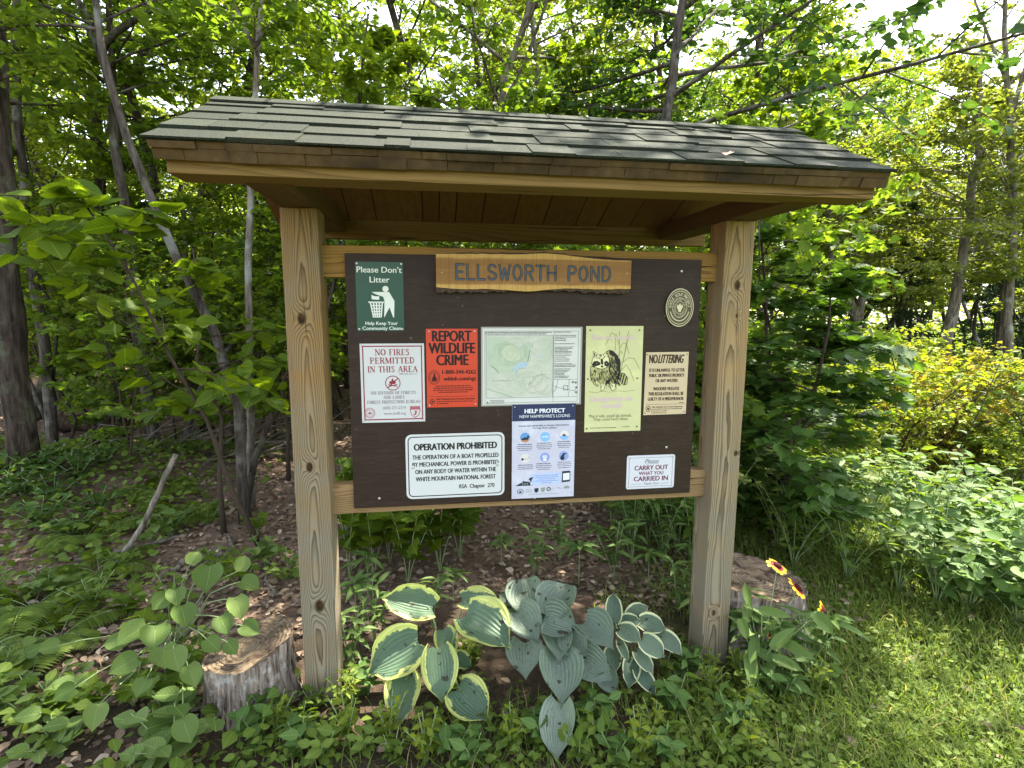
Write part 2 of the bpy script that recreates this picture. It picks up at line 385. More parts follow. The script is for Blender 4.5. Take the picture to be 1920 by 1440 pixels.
# ------------------------------------------------------------------ signs on the panel (x,z in metres on the panel face)
_tc = {}
def text_poly(s, bold=0.):
    k = (s, bold)
    if k in _tc: return _tc[k]
    cu = bpy.data.curves.new('lettering', 'FONT'); cu.body = s; cu.offset = bold; cu.resolution_u = 3; cu.size = 1
    cu.fill_mode = 'FRONT'
    ob = bpy.data.objects.new('lettering', cu); me = bpy.data.meshes.new_from_object(ob)
    V = [(v.co.x, v.co.y) for v in me.vertices]; F = [tuple(p.vertices) for p in me.polygons]
    bpy.data.objects.remove(ob); bpy.data.meshes.remove(me); bpy.data.curves.remove(cu)
    x0 = min(v[0] for v in V); x1 = max(v[0] for v in V)
    _tc[k] = (V, F, x0, x1); return _tc[k]
CAPH = None
def text(mb, s, cx, z, wdt, cap, y, bold=0., shear=0., align='C'):
    """baseline z, capital height cap, total width wdt"""
    global CAPH
    if CAPH is None:
        v = text_poly('H')[0]; CAPH = max(p[1] for p in v)
    V, F, x0, x1 = text_poly(s)
    kx = wdt/(x1-x0); kz = cap/CAPH
    ox = cx-wdt/2 if align == 'C' else (cx if align == 'L' else cx-wdt)
    sh = [(0, 0)] if bold < .01 else [(-bold*1.5, 0), (bold*1.5, 0), (-bold*.5, bold*.5), (bold*.5, -bold*.5)]
    for q, (da, db) in enumerate(sh):
        yy = y-q*1.5e-5
        vs = [(ox+(a-x0)*kx+shear*b*kz+da*kz, yy, z+(b+db)*kz) for a, b in V]
        fs = []
        for f in F:              # make faces look to -y
            ar = sum(vs[f[i]][0]*vs[f[(i+1) % len(f)]][2]-vs[f[(i+1) % len(f)]][0]*vs[f[i]][2] for i in range(len(f)))
            fs.append(f if ar > 0 else f[::-1])
        mb.add(vs, fs)
def bars(mb, x0, x1, z, h, y, seed=0, center=True, fill=.95):
    """a line of print too small to read: word-length dashes"""
    rg = random.Random(seed); tot = (x1-x0)*fill; x = x0+((x1-x0)-tot)/2 if center else x0; e = x+tot
    while x < e-h*.6:
        wl = min(h*rg.uniform(1.2, 4.2), e-x)
        mb.flat([(x, z), (x+wl, z), (x+wl, z+h*rg.uniform(.75, 1)), (x, z+h*rg.uniform(.75, 1))], y)
        x += wl+h*.55
INK = {}
def ink(h, rough=.5):
    if h not in INK: INK[h] = plain('print_ink', lin(h), rough, .3, 0, .12, 60)
    return INK[h]
def sheet_mat(name, h, rough=.45, var=.07, spec=.35, stain=None, bumpy=0):
    N = NT(name, rough, spec); co = N.coord('Object'); f = N.noise(co, 9, 4); f2 = N.noise(co, 60, 3)
    c = lin(h); cc = N.mix(f, tuple(v*(1-var) for v in c), tuple(min(1, v*(1+var*.5)) for v in c))
    if stain: cc = N.mix(N.n('ShaderNodeMapRange', i0=N.noise(co, 14, 5, .65), i1=.52, i2=.75, i3=0., i4=.7).outputs[0], cc, lin(stain))
    N.base(cc)
    if bumpy: N.bump(N.noise(co, 11, 2), bumpy, .02)
    return N.m
def sign(name, label, poly, mat, thick=.0016, y=0., cat='sign', group=None):
    mb = MB(); mb.prism(poly, y-thick, y)
    o = mb.build(name, mat); tag(o, label, cat, group); return o, y-thick
def rect(x0, z0, x1, z1): return [(x0, z0), (x1, z0), (x1, z1), (x0, z1)]
def sub(parent, name, mb, mat): return mb.build(name, mat, parent)
E1 = 4e-4
def screws(o, pts, y, r=.0028, mat=None):
    for x, z in pts: screw(o, x, z, y, r, mat)

# --- green litter sign
P = rect(.0255, 1.028, .146, 1.205)
o, y = sign('litter_sign', 'green sign with white figure dropping rubbish into a basket', P, sheet_mat('green_enamel', '254d3b', .35, .22))
m = MB(); text(m, 'Please Don\u2019t', .086, 1.178, .113, .0145, y-E1, .012); text(m, 'Litter', .086, 1.153, .05, .0145, y-E1, .012)
text(m, 'Help Keep Your', .088, 1.044, .082, .0085, y-E1, .012); text(m, 'Community Clean', .088, 1.031, .098, .0085, y-E1, .012)
sub(o, 'lettering', m, ink('dfe3d8'))
m = MB(); ox, oz, k = .0255, 1.205, .1205/490.     # crop pixels: sheet is 490 wide
def tp(a): return [(ox+(x-130)*k, oz-(z-165)*k*1.06) for x, z in a]
m.disc(tp([(434, 428)])[0], 32*k, y-E1)
m.flat(tp([(290, 458), (470, 458), (523, 545), (516, 705), (508, 712), (470, 610), (412, 712), (420, 545), (408, 505), (330, 480)]), y-E1)
m.flat(tp([(288, 487), (318, 500), (368, 500), (366, 535), (288, 530)]), y-E1)
m.flat(tp([(252, 552), (416, 552), (412, 566), (256, 566)]), y-E1)
for i in range(5):       # wicker basket: slats
    t = i/4; m.flat(tp([(268+t*122, 562), (283+t*122, 562), (307+t*78+2, 708), (296+t*78, 708)]), y-E1)
for j in range(5):
    z = 588+j*28; q = (z-562)/146; m.flat(tp([(270+q*28, z), (403-q*24, z), (403-q*24, z+9), (270+q*28, z+9)]), y-1.5*E1)
sub(o, 'pictogram', m, ink('dfe3d8'))
screws(o, ((.030, 1.2005), (.1415, 1.2005), (.0305, 1.033), (.1405, 1.033)), y)

# --- slab-serif capitals drawn with strokes
def arc(cx, cy, rx, ry, a0, a1, n=7): return [(cx+rx*math.cos(R(a0+(a1-a0)*i/n)), cy+ry*math.sin(R(a0+(a1-a0)*i/n))) for i in range(n+1)]
T_, t_ = .17, .07
SER = {  # width, strokes (pts, thick), serifs (x, y)
 'N': (.8, [([(.12, 0), (.12, 1)], t_), ([(.12, 1), (.68, 0)], T_), ([(.68, 0), (.68, 1)], t_)], [(.12, 0), (.08, 1), (.68, 1)]),
 'O': (.8, [(arc(.4, .5, .32, .48, 60, 120), t_), (arc(.4, .5, .32, .48, 120, 240), T_), (arc(.4, .5, .32, .48, 240, 300), t_), (arc(.4, .5, .32, .48, -60, 60), T_)], []),
 'F': (.62, [([(.16, 0), (.16, 1)], T_), ([(.16, .97), (.56, .97)], t_), ([(.56, 1), (.56, .8)], t_), ([(.16, .52), (.44, .52)], t_)], [(.16, 0), (.12, 1)]),
 'I': (.36, [([(.18, 0), (.18, 1)], T_)], [(.18, 0), (.18, 1)]),
 'R': (.74, [([(.16, 0), (.16, 1)], T_), ([(.16, .97)]+arc(.4, .745, .18, .225, 90, -90)+[(.16, .52)], .1), ([(.38, .52), (.64, .02)], T_)], [(.16, 0), (.12, 1), (.66, 0)]),
 'E': (.66, [([(.16, 0), (.16, 1)], T_), ([(.16, .97), (.56, .97)], t_), ([(.56, 1), (.56, .82)], t_), ([(.16, .52), (.46, .52)], t_), ([(.16, .03), (.6, .03)], t_), ([(.6, 0), (.6, .2)], t_)], [(.12, 0), (.12, 1)]),
 'S': (.58, [(arc(.3, .74, .19, .23, 30, 190)+[(.42, .42)]+arc(.28, .26, .2, .24, 40, -150), .12)], []),
 'P': (.66, [([(.16, 0), (.16, 1)], T_), ([(.16, .97)]+arc(.38, .73, .18, .24, 90, -90)+[(.16, .49)], .1)], [(.16, 0), (.12, 1)]),
 'M': (.95, [([(.12, 0), (.12, 1)], t_), ([(.14, 1), (.46, .05)], T_), ([(.46, .05), (.78, 1)], t_), ([(.8, 0), (.8, 1)], T_)], [(.12, 0), (.1, 1), (.8, 0), (.82, 1)]),
 'T': (.66, [([(.33, 0), (.33, 1)], T_), ([(.04, .97), (.62, .97)], t_), ([(.05, 1), (.05, .8)], t_), ([(.61, 1), (.61, .8)], t_)], [(.33, 0)]),
 'C': (.74, [(arc(.4, .5, .32, .48, 35, 120), t_), (arc(.4, .5, .32, .48, 120, 240), T_), (arc(.4, .5, .32, .48, 240, 325), t_)], []),
 'D': (.78, [([(.16, 0), (.16, 1)], T_), ([(.16, .97), (.34, .97)]+arc(.36, .5, .28, .47, 90, -90)+[(.16, .03)], .11)], [(.12, 0), (.12, 1)]),
 'H': (.84, [([(.16, 0), (.16, 1)], T_), ([(.68, 0), (.68, 1)], T_), ([(.16, .5), (.68, .5)], t_)], [(.16, 0), (.16, 1), (.68, 0), (.68, 1)]),
 'A': (.8, [([(.1, 0), (.4, 1)], t_), ([(.4, 1), (.7, 0)], T_), ([(.2, .33), (.6, .33)], t_)], [(.1, 0), (.7, 0)]),
 'U': (.8, [([(.16, 1), (.16, .3)]+arc(.4, .3, .24, .27, 180, 360)+[(.64, 1)], .11)], [(.16, 1), (.64, 1)]),
 'V': (.76, [([(.1, 1), (.38, 0)], T_), ([(.38, 0), (.66, 1)], t_)], [(.1, 1), (.66, 1)]),
 'L': (.62, [([(.16, 0), (.16, 1)], T_), ([(.16, .03), (.56, .03)], t_), ([(.56, 0), (.56, .22)], t_)], [(.12, 0), (.16, 1)]),
 'B': (.7, [([(.16, 0), (.16, 1)], T_), ([(.16, .97)]+arc(.38, .745, .17, .225, 90, -90)+arc(.4, .26, .2, .24, 90, -90)+[(.16, .03)], .1)], [(.12, 0), (.12, 1)]),
 ' ': (.4, [], [])}
def serif(mb, s, cx, z, wdt, cap, y):
    adv = [SER[c][0]+.06 for c in s]; k = wdt/sum(adv); x = cx-wdt/2; yy = y
    for c, a in zip(s, adv):
        wd, st, se = SER[c]
        for pts, th in st: mb.line([(x+px*k, z+pz*cap) for px, pz in pts], th*k*.95, yy, caps=len(pts) > 3); yy -= 2e-5
        for sx_, sz_ in se: mb.flat(rect(x+(sx_-.14)*k, z+(sz_-.03)*cap, x+(sx_+.14)*k, z+(sz_+.03)*cap), yy); yy -= 1e-5
        x += a*k; yy = y-(y-yy) % 2e-4
# --- no fires
P = rect(.030, .784, .196, .995)
o, y = sign('fire_sign', 'white no fires sign with dark red border and crossed out campfire', P, sheet_mat('white_sheet', 'c9cac8', .3, .08, .4, None, .10))
m = MB(); frame_ring(m, rrect(.036, .7905, .1905, .9895, .0012), rrect(.0388, .7935, .1877, .9865, .0012), y-E1)
sub(o, 'border', m, ink('8a2434'))
m = MB()
serif(m, 'NO FIRES', .1135, .9645, .090, .0155, y-E1); serif(m, 'PERMITTED', .1135, .9425, .117, .0155, y-E1); serif(m, 'IN THIS AREA', .1135, .9195, .131, .0155, y-E1)
sub(o, 'lettering', m, ink('8d2636'))
m = MB(); text(m, 'PER RSA 227-L:17', .153, .9115, .046, .0048, y-E1, 0, .25)
serif(m, 'NH DIVISION OF FORESTS', .1145, .8645, .118, .0085, y-E1) if False else None
for s, cx, z, wd in (('NH DIVISION OF FORESTS', .1145, .8600, .118), ('AND LANDS', .1145, .8478, .056), ('FOREST PROTECTION BUREAU', .1145, .8352, .140), ):
    serif(m, s, cx, z, wd, .0082, y-E1)
text(m, '(603) 271-2214', .1150, .8195, .060, .0078, y-E1); text(m, 'www.nhdfl.org', .1155, .8045, .058, .0072, y-E1)
sub(o, 'lettering', m, ink('7d6a70'))
m = MB(); cx, cz = .1125, .890
m.ring((cx, cz), .0178, .0200, y-E1)
m.line([(cx-.0135, cz-.0125), (cx+.0135, cz+.0125)], .0026, y-2*E1)
fl = [(-.009, -.002), (-.0095, .003), (-.006, .006), (-.005, .003), (-.003, .009), (0, .014), (.001, .008), (.004, .006), (.005, .009), (.008, .002), (.006, -.003)]
m.flat([(cx+a, cz+b) for a, b in fl], y-E1)
for s_ in (-1, 1): m.line([(cx-.011, cz-.0065-s_*.0025), (cx+.011, cz-.0065+s_*.0025)], .0022, y-(1.3+.2*s_)*E1)
sub(o, 'pictogram', m, ink('8d2636'))
m = MB(); c_ = (.0505, .8105); m.ring(c_, .0125, .0140, y-E1); m.ring(c_, .0080, .0088, y-E1); m.disc((c_[0], c_[1]-.001), .005, y-E1, 8, .003); m.line([(c_[0], c_[1]), (c_[0], c_[1]+.006)], .001, y-E1)
for i in range(22): t = i*2*math.pi/22; m.disc((c_[0]+.0106*math.cos(t), c_[1]+.0106*math.sin(t)), .0009, y-E1, 5)
sh = [(.0, .0155), (.013, .0155), (.014, .004), (.010, -.010), (.0, -.0165), (-.010, -.010), (-.014, .004), (-.013, .0155)]
c_ = (.1695, .8110); frame_ring(m, [(c_[0]+a, c_[1]+b) for a, b in sh], [(c_[0]+a*.86, c_[1]+b*.86) for a, b in sh], y-E1)
m.flat([(c_[0]+a, c_[1]+b) for a, b in ((-.0115, .013), (.0115, .013), (.012, .006), (-.012, .006))], y-E1)
m.flat([(c_[0]+a, c_[1]+b) for a, b in ((-.001, .004), (.005, .003), (.004, -.004), (.000, -.010), (-.006, -.008), (-.001, -.004))], y-E1)
sub(o, 'seal', m, ink('a85a64'))
screws(o, ((.0345, .9905), (.1915, .9905), (.0345, .7895), (.1915, .7895)), y, .0022)

# --- orange crime poster
P = rect(.2015, .8215, .3385, 1.0335)
o, y = sign('poaching_poster', 'bright orange poster in bold black capitals asking to report wildlife crime', P, sheet_mat('orange_card', 'c94228', .4, .14, .35, None, .10))
m = MB()
text(m, 'REPORT', .270, 1.0005, .103, .0275, y-E1, .025); text(m, 'WILDLIFE', .270, .9685, .122, .0275, y-E1, .025); text(m, 'CRIME', .271, .9365, .084, .0275, y-E1, .025)
text(m, '1-800-344-4262', .2885, .9125, .090, .0105, y-E1, .022); text(m, 'wildnh.com/ogt', .2905, .8945, .087, .0105, y-E1, .022)
for i in range(4): bars(m, .217, .327, .8785-i*.0056, .0026, y-E1, 40+i, True, (.86, .96, .96, .72)[i])
m.flat(rect(.206, .8508, .332, .8516), y-E1)
text(m, 'New Hampshire Fish and Game Department', .2790, .8420, .104, .0048, y-E1, .015)
bars(m, .2275, .330, .8365, .0022, y-E1, 47, False, .95); bars(m, .2275, .260, .8310, .0022, y-E1, 48, False)
sub(o, 'lettering', m, ink('1c100c'))
m = MB(); c_ = (.2215, .9035); m.ring(c_, .0142, .0153, y-E1, 40, 1.25); m.ring(c_, .0098, .0104, y-E1, 30, 1.2)
m.flat([(c_[0]+a, c_[1]+b) for a, b in ((-.006, -.010), (.006, -.010), (.0065, -.002), (.003, .004), (.002, .011), (-.001, .011), (-.002, .003), (-.005, -.001))], y-E1)
for i in range(24): t = i*2*math.pi/24; m.disc((c_[0]+.0122*math.cos(t), c_[1]+.0150*math.sin(t)), .0009, y-E1, 5)
m.ring((.2155, .8375), .0055, .0068, y-E1, 20, 1.15); m.disc((.2155, .8375), .003, y-E1, 8)
sub(o, 'seal', m, ink('2a120c'))
screws(o, ((.2095, 1.027), (.3310, 1.027), (.2085, .8275), (.332, .8290)), y, .0022)

# --- map in a clear sleeve
P = rect(.3480, .8215, .6290, 1.0385)
N = NT('map_sleeve', .18, .5); co = N.coord('Object')
f = N.noise(co, 9, 5, .6); f2 = N.noise(co, 5, 3); f3 = N.noise(co, 30, 4)
c = N.mix(N.ramp(f2, (.42, (0,)*3), (.6, (1,)*3)), lin('d4d6cc'), lin('c7d6bf')); c = N.mix(N.math('MULTIPLY', f, .4), c, lin('e2dccf')); N.base(lin('cfcfc9'))
N.bump(N.noise(co, 13, 3, .5, .6), .25, .012)
o, y = sign('pond_map', 'pale green topographic map in a clear plastic sleeve', P, N.m, .0014, 0, 'map')
m = MB(); frame_ring(m, rect(.3480, .8215, .6290, 1.0385), rect(.3520, .8258, .6245, 1.0345), y-E1); sub(o, 'sleeve_edge', m, plain('clear_edge', lin('9a9a90'), .15, .6))
NM = NT('map_print', .4, .4); co = NM.coord('Object')
f2 = NM.noise(co, 9, 3); f3 = NM.noise(co, 26, 4)
c = NM.mix(NM.ramp(f2, (.4, (0,)*3), (.62, (1,)*3)), lin('c6c7ba'), lin('abbba4')); c = NM.mix(NM.math('MULTIPLY', f3, .5), c, lin('c3bfb0')); NM.base(c)
NM.bump(NM.noise(co, 17, 3, .5, 1.), .3, .012)
mx = lambda x, z: (.348+(x-118)/1012*.281, 1.0385-(z-118)/795*.217)
def mp(*a): return [mx(*p) for p in a]
m = MB(); m.flat(mp((180, 215), (828, 215), (828, 822), (180, 822)), y-E1); sub(o, 'map_print', m, NM.m)
m = MB(); m.flat(mp((185, 230), (330, 220), (480, 330), (590, 260), (640, 300), (600, 470), (520, 470), (420, 560), (330, 590), (240, 520), (190, 420)), y-1.5*E1); sub(o, 'map_tint', m, plain('map_green', lin('b3c0a8'), .4, .4, 0, .1, 25))
m = MB(); m.flat(mp((330, 330), (420, 290), (500, 360), (500, 440), (410, 480), (330, 440)), y-2*E1); sub(o, 'map_tint', m, plain('map_yellow', lin('bfc7ac'), .4, .4, 0, .1, 25))
m = MB(); m.flat(mp((430, 560), (440, 520), (480, 490), (530, 460), (580, 490), (560, 520), (500, 530), (470, 560)), y-2.5*E1)
m.line(mp((560, 500), (590, 420), (600, 330), (640, 260)), .0008, y-2.5*E1); m.line(mp((190, 380), (240, 430), (300, 380), (290, 300), (330, 240)), .0008, y-2.5*E1); m.line(mp((640, 390), (700, 430), (740, 400)), .001, y-2.5*E1); sub(o, 'map_water', m, ink('a9bfd0'))
m = MB(); rg = random.Random(31)
for i in range(26):                        # contour lines
    cx_, cz_ = rg.choice(((380, 400), (400, 380), (720, 300), (700, 700), (300, 720), (560, 640))); r_ = rg.uniform(20, 190); ph = rg.uniform(0, 6); P_ = []
    for k in range(29):
        t_2 = k*2*math.pi/28; q_ = r_*(1+.22*math.sin(2*t_2+ph)+.12*math.sin(5*t_2+ph*2)); P_.append((min(826, max(182, cx_+q_*math.cos(t_2))), min(820, max(217, cz_+q_*.8*math.sin(t_2)))))
    m.line(mp(*P_), .00045, y-2.2*E1-i*2e-6, False)
sub(o, 'map_contours', m, ink('a7b394'))
m = MB()
for a in ([(170, 205), (835, 205)], [(835, 205), (835, 830)], [(835, 830), (170, 830)], [(170, 830), (170, 205)], [(840, 160), (840, 880)], [(155, 160), (1090, 160)], [(1090, 160), (1090, 880)], [(155, 880), (1090, 880)], [(155, 160), (155, 880)], [(840, 650), (1090, 650)], [(840, 830), (1090, 830)], [(840, 650), (840, 650)]): m.line(mp(*a), .0007, y-3*E1, False)
m.line(mp((180, 735), (430, 825)), .0006, y-3*E1); m.line(mp((220, 500), (290, 575)), .0011, y-3*E1); m.line(mp((578, 465), (598, 355)), .0011, y-3*E1); m.line(mp((590, 715), (605, 668)), .0011, y-3*E1); m.line(mp((660, 612), (700, 598), (755, 598)), .0009, y-3*E1); m.line(mp((345, 430), (380, 465), (440, 465)), .0006, y-3*E1)
m.line(mp((890, 650), (870, 740), (845, 780)), .0008, y-3*E1); m.line(mp((845, 720), (940, 745), (1060, 770), (1088, 730)), .0008, y-3*E1); m.line(mp((1000, 650), (1005, 760), (995, 825)), .0007, y-3*E1)
frame_ring(m, mp((945, 713), (992, 713), (992, 762), (945, 762)), mp((949, 717), (988, 717), (988, 758), (949, 758)), y-3*E1)
m.flat(mp((168, 890), (180, 860), (192, 890), (180, 882)), y-3*E1)
for i in range(3): m.flat(mp((205, 852+i*14), (345, 852+i*14), (345, 856+i*14), (205, 856+i*14)), y-3*E1)
a = mx(845, 178); text(m, 'ELLSWORTH POND', a[0], a[1], .045, .0034, y-3*E1, 0, 0, 'L')
a = mx(232, 660); text(m, 'E L L S W O R T H', a[0], a[1], .047, .0030, y-3*E1, 0, 0, 'L')
for i, (z, fl) in enumerate(((168, .98), (184, .9))): a = mx(158, z+8); b = mx(830, z+8); bars(m, a[0], b[0], a[1], .0022, y-3*E1, 60+i, False, fl)
rg = random.Random(2)
for z in list(range(200, 262, 17))+[285]+list(range(318, 386, 15))+list(range(400, 480, 20))+list(range(488, 520, 14))+list(range(540, 645, 15)):
    a = mx(850, z+6); b = mx(1080, z+6); bars(m, a[0], b[0], a[1], .0019, y-3*E1, z, False, rg.uniform(.45, .95))
for cx_, cz_ in ((1042, 680), (1072, 684), (1078, 735), (1076, 785)): m.disc(mx(cx_, cz_), .003, y-3*E1, 8)
sub(o, 'lettering', m, ink('5a5c58', .4))

# --- raccoon poster
P = [(.6395, 1.0405), (.8050, 1.0405), (.8075, .7405), (.6410, .7405)]
o, y = sign('rabies_poster', 'tall yellow poster with a black ink drawing of a raccoon', P, sheet_mat('yellow_paper', 'c9c896', .6, .08, .2, 'e2dfa0', .12), .0012, 0, 'poster')
rx = lambda x, z: (.6405+(x-1170)/575*.1655, 1.0405-(z-112)/1073*.300)
def rp(*a): return [rx(*p) for p in a]
m = MB(); a = rx(1460, 248); text(m, 'Fun to watch...', a[0], a[1], .134, .0135, y-E1, .03)
a = rx(1440, 868); text(m, 'Dangerous to', a[0], a[1], .120, .0145, y-E1, .04); a = rx(1440, 940); text(m, 'touch!', a[0], a[1], .058, .0145, y-E1, .04); sub(o, 'lettering', m, ink('cdb6b2'))
m = MB(); a = rx(1435, 1035); text(m, 'Play it safe, avoid all animals.', a[0], a[1], .126, .0085, y-E1); a = rx(1440, 1070); text(m, 'They could have rabies.', a[0], a[1], .104, .0085, y-E1)
m.flat(rp((1492, 1040), (1530, 1040), (1530, 1043), (1492, 1043)), y-E1)
a = rx(1230, 1148); b = rx(1510, 1148); bars(m, a[0], b[0], a[1], .0022, y-E1, 3, False); a = rx(1555, 1142); b = rx(1650, 1142); bars(m, a[0], b[0], a[1], .0022, y-E1, 4, False); sub(o, 'lettering', m, ink('56603a'))
m = MB()         # reeds behind the animal
for st in ([(1510, 600), (1505, 400), (1500, 160)], [(1520, 600), (1560, 380), (1590, 160)], [(1515, 500), (1530, 480), (1600, 430), (1660, 440), (1715, 540)], [(1530, 560), (1580, 500), (1620, 560), (1665, 665)], [(1510, 330), (1540, 280), (1570, 290), (1605, 390)], [(1500, 300), (1470, 200), (1420, 180), (1365, 300)], [(1490, 420), (1520, 360), (1540, 390)], [(1460, 360), (1465, 260), (1450, 200)], [(1545, 470), (1590, 240), (1610, 200)]): m.line(rp(*st), .0011, y-E1)
m.line(rp((1205, 770), (1290, 780), (1340, 765), (1420, 778), (1500, 765), (1580, 772), (1680, 762)), .0008, y-E1); sub(o, 'reed_drawing', m, ink('6b7038'))
m = MB(); BODY = ((1400, 350), (1440, 360), (1490, 410), (1515, 500), (1520, 590), (1510, 640), (1480, 690), (1484, 750), (1440, 762), (1420, 720), (1410, 690), (1370, 690), (1365, 740), (1330, 768), (1328, 700), (1300, 660), (1265, 650), (1275, 690), (1305, 705), (1290, 718), (1255, 690), (1222, 630), (1215, 560), (1222, 510), (1250, 520), (1330, 540), (1400, 520), (1410, 440), (1375, 370))
m.flat(rp(*BODY), y-E1); m.flat(rp((1500, 580), (1560, 585), (1600, 640), (1590, 700), (1550, 705), (1520, 660), (1480, 640)), y-E1); sub(o, 'raccoon_fur', m, ink('b3ae74', .6))
m = MB(); HEAD = ((1243, 362), (1275, 385), (1300, 398), (1345, 396), (1384, 358), (1392, 405), (1408, 460), (1398, 505), (1370, 530), (1345, 545), (1318, 545), (1275, 528), (1240, 512), (1228, 480), (1240, 430), (1252, 405))
m.flat(rp(*HEAD), y-1.6*E1); m.flat(rp((1330, 690), (1368, 690), (1362, 742), (1332, 764)), y-1.6*E1); m.flat(rp((1418, 690), (1478, 690), (1480, 748), (1442, 758)), y-1.6*E1); sub(o, 'raccoon_face', m, ink('dedba6', .6))
m = MB()
m.flat(rp((1232, 492), (1250, 462), (1285, 458), (1318, 478), (1312, 500), (1285, 508), (1250, 520)), y-2*E1); m.flat(rp((1352, 476), (1372, 456), (1396, 470), (1404, 500), (1384, 518), (1358, 506)), y-2*E1)
m.flat(rp((1316, 440), (1340, 436), (1346, 488), (1334, 500), (1322, 488)), y-2*E1); m.flat(rp((1318, 506), (1350, 506), (1342, 524), (1326, 524)), y-2.6*E1)
for P_ in (HEAD, BODY):
    for p, q in zip(P_, P_[1:]+P_[:1]): m.line(rp(p, q), .0011, y-2.2*E1, False)
m.flat(rp((1398, 350), (1440, 360), (1492, 410), (1520, 500), (1522, 590), (1505, 560), (1490, 480), (1455, 420), (1405, 395)), y-2*E1); m.flat(rp((1380, 655), (1425, 645), (1412, 690), (1372, 690)), y-2*E1)
m.flat(rp((1250, 372), (1262, 395), (1252, 402)), y-2*E1); m.flat(rp((1378, 368), (1384, 395), (1370, 390)), y-2*E1)
for a in ([(1512, 600), (1498, 655)], [(1538, 590), (1520, 668)], [(1562, 596), (1540, 692)], [(1586, 622), (1564, 704)]): m.line(rp(*a), .0036, y-2*E1)
m.line(rp((1500, 580), (1560, 585), (1600, 640), (1590, 700), (1550, 705)), .0012, y-2.6*E1)
rg = random.Random(9)
for i in range(430):                       # ink hatching along the back, flank, chest and brow
    u_, v_ = rg.random(), rg.random()
    if i < 250: x = 1400+112*u_**.8; z = 400+40*abs(u_-.2)+260*v_; dx, dz = 8+14*v_*(u_-.2), 30
    elif i < 360: x = 1228+170*u_; z = 540+115*v_; dx, dz = (u_-.5)*16, 24
    elif i < 400: x = 1250+140*u_; z = 405+40*v_; dx, dz = (u_-.5)*14, -14
    else: x = 1330+150*u_; z = 660+60*v_; dx, dz = 3, 22
    m.line(rp((x, z), (x+dx, z+dz)), .0012 if i < 250 else .0008, y-3*E1-i*2e-7, False)
sub(o, 'raccoon_ink', m, ink('24231c'))
m = MB()
for c__ in ((1278, 482), (1378, 486)): m.disc(rx(*c__), .0010, y-3*E1, 8)
sub(o, 'raccoon_eye', m, ink('dedba6', .6))
M_rust = plain('rusty_tack', lin('6b6a3c'), .5, .4, .5)
screws(o, ((.651, 1.029), (.7935, 1.029), (.6475, .893), (.7925, .893), (.648, .751), (.7965, .753)), y, .0026, M_rust)

# --- tan no littering
P = [(.8160, .9665), (.9440, .9670), (.9440, .7865), (.8150, .7855)]
o, y = sign('littering_notice', 'faded tan notice with no littering in slanted black capitals', P, sheet_mat('tan_paper', 'cbb794', .6, .1, .2, 'd6c6a4', .14), .0012, 0, 'notice')
m = MB(); text(m, 'NO', .8385, .9355, .024, .0240, y-E1, .02); text(m, 'LITTERING', .8895, .9355, .074, .0240, y-E1, .02, .18)
for s, z, wd in (('IT IS UNLAWFUL TO LITTER', .9105, .106), ('PUBLIC OR PRIVATE PROPERTY', .8955, .106), ('OR ANY WATERS', .8805, .066), ('WHOEVER VIOLATES', .8570, .078), ('THIS REGULATION SHALL BE', .8425, .106), ('GUILTY OF A MISDEMEANOR', .8275, .108)): text(m, s, .8805, z, wd, .0092, y-E1, .022)
m.flat(rect(.8205, .8160, .9385, .8168), y-E1); text(m, 'New Hampshire Fish and Game Department', .8865, .8065, .093, .0046, y-E1, .01)
for i in range(3): bars(m, .838, .932, .8015-i*.0055, .0020, y-E1, 80+i, False, (1, .5, .5)[i])
bars(m, .922, .936, .8195, .002, y-E1, 5, False)
m.ring((.8285, .8035), .0055, .0072, y-E1, 16, 1.25); m.disc((.8285, .8035), .0035, y-E1, 8)
sub(o, 'lettering', m, ink('3a2a1a')); screws(o, ((.8200, .9600), (.9390, .9605), (.8195, .7915), (.9385, .7925)), y, .0018, M_rust)

# --- operation prohibited
o, y = sign('boating_sign', 'white metal rounded sign in black print prohibiting powered boat operation', rrect(.1415, .5665, .4125, .7480, .016), sheet_mat('white_metal_sign', 'cdcecb', .35, .04), .002)
m = MB(); frame_ring(m, rrect(.1475, .5725, .4065, .7420, .0125), rrect(.1500, .5750, .4040, .7395, .0105), y-E1); sub(o, 'border', m, ink('17181a'))
m = MB(); text(m, 'OPERATION PROHIBITED', .2775, .7035, .226, .0180, y-E1, .028)
for s, z, wd in (('THE OPERATION OF A BOAT PROPELLED', .6780, .236), ('BY MECHANICAL POWER IS PROHIBITED', .6578, .236), ('ON ANY BODY OF WATER WITHIN THE', .6372, .222), ('WHITE MOUNTAIN NATIONAL FOREST', .6165, .220)): text(m, s, .2775, z, wd, .0118, y-E1, .018)
text(m, 'RSA  Chapter  270', .3350, .5915, .098, .0112, y-E1, .014)
sub(o, 'lettering', m, ink('17181a')); screws(o, ((.1605, .6560), (.3925, .6560)), y, .0042)

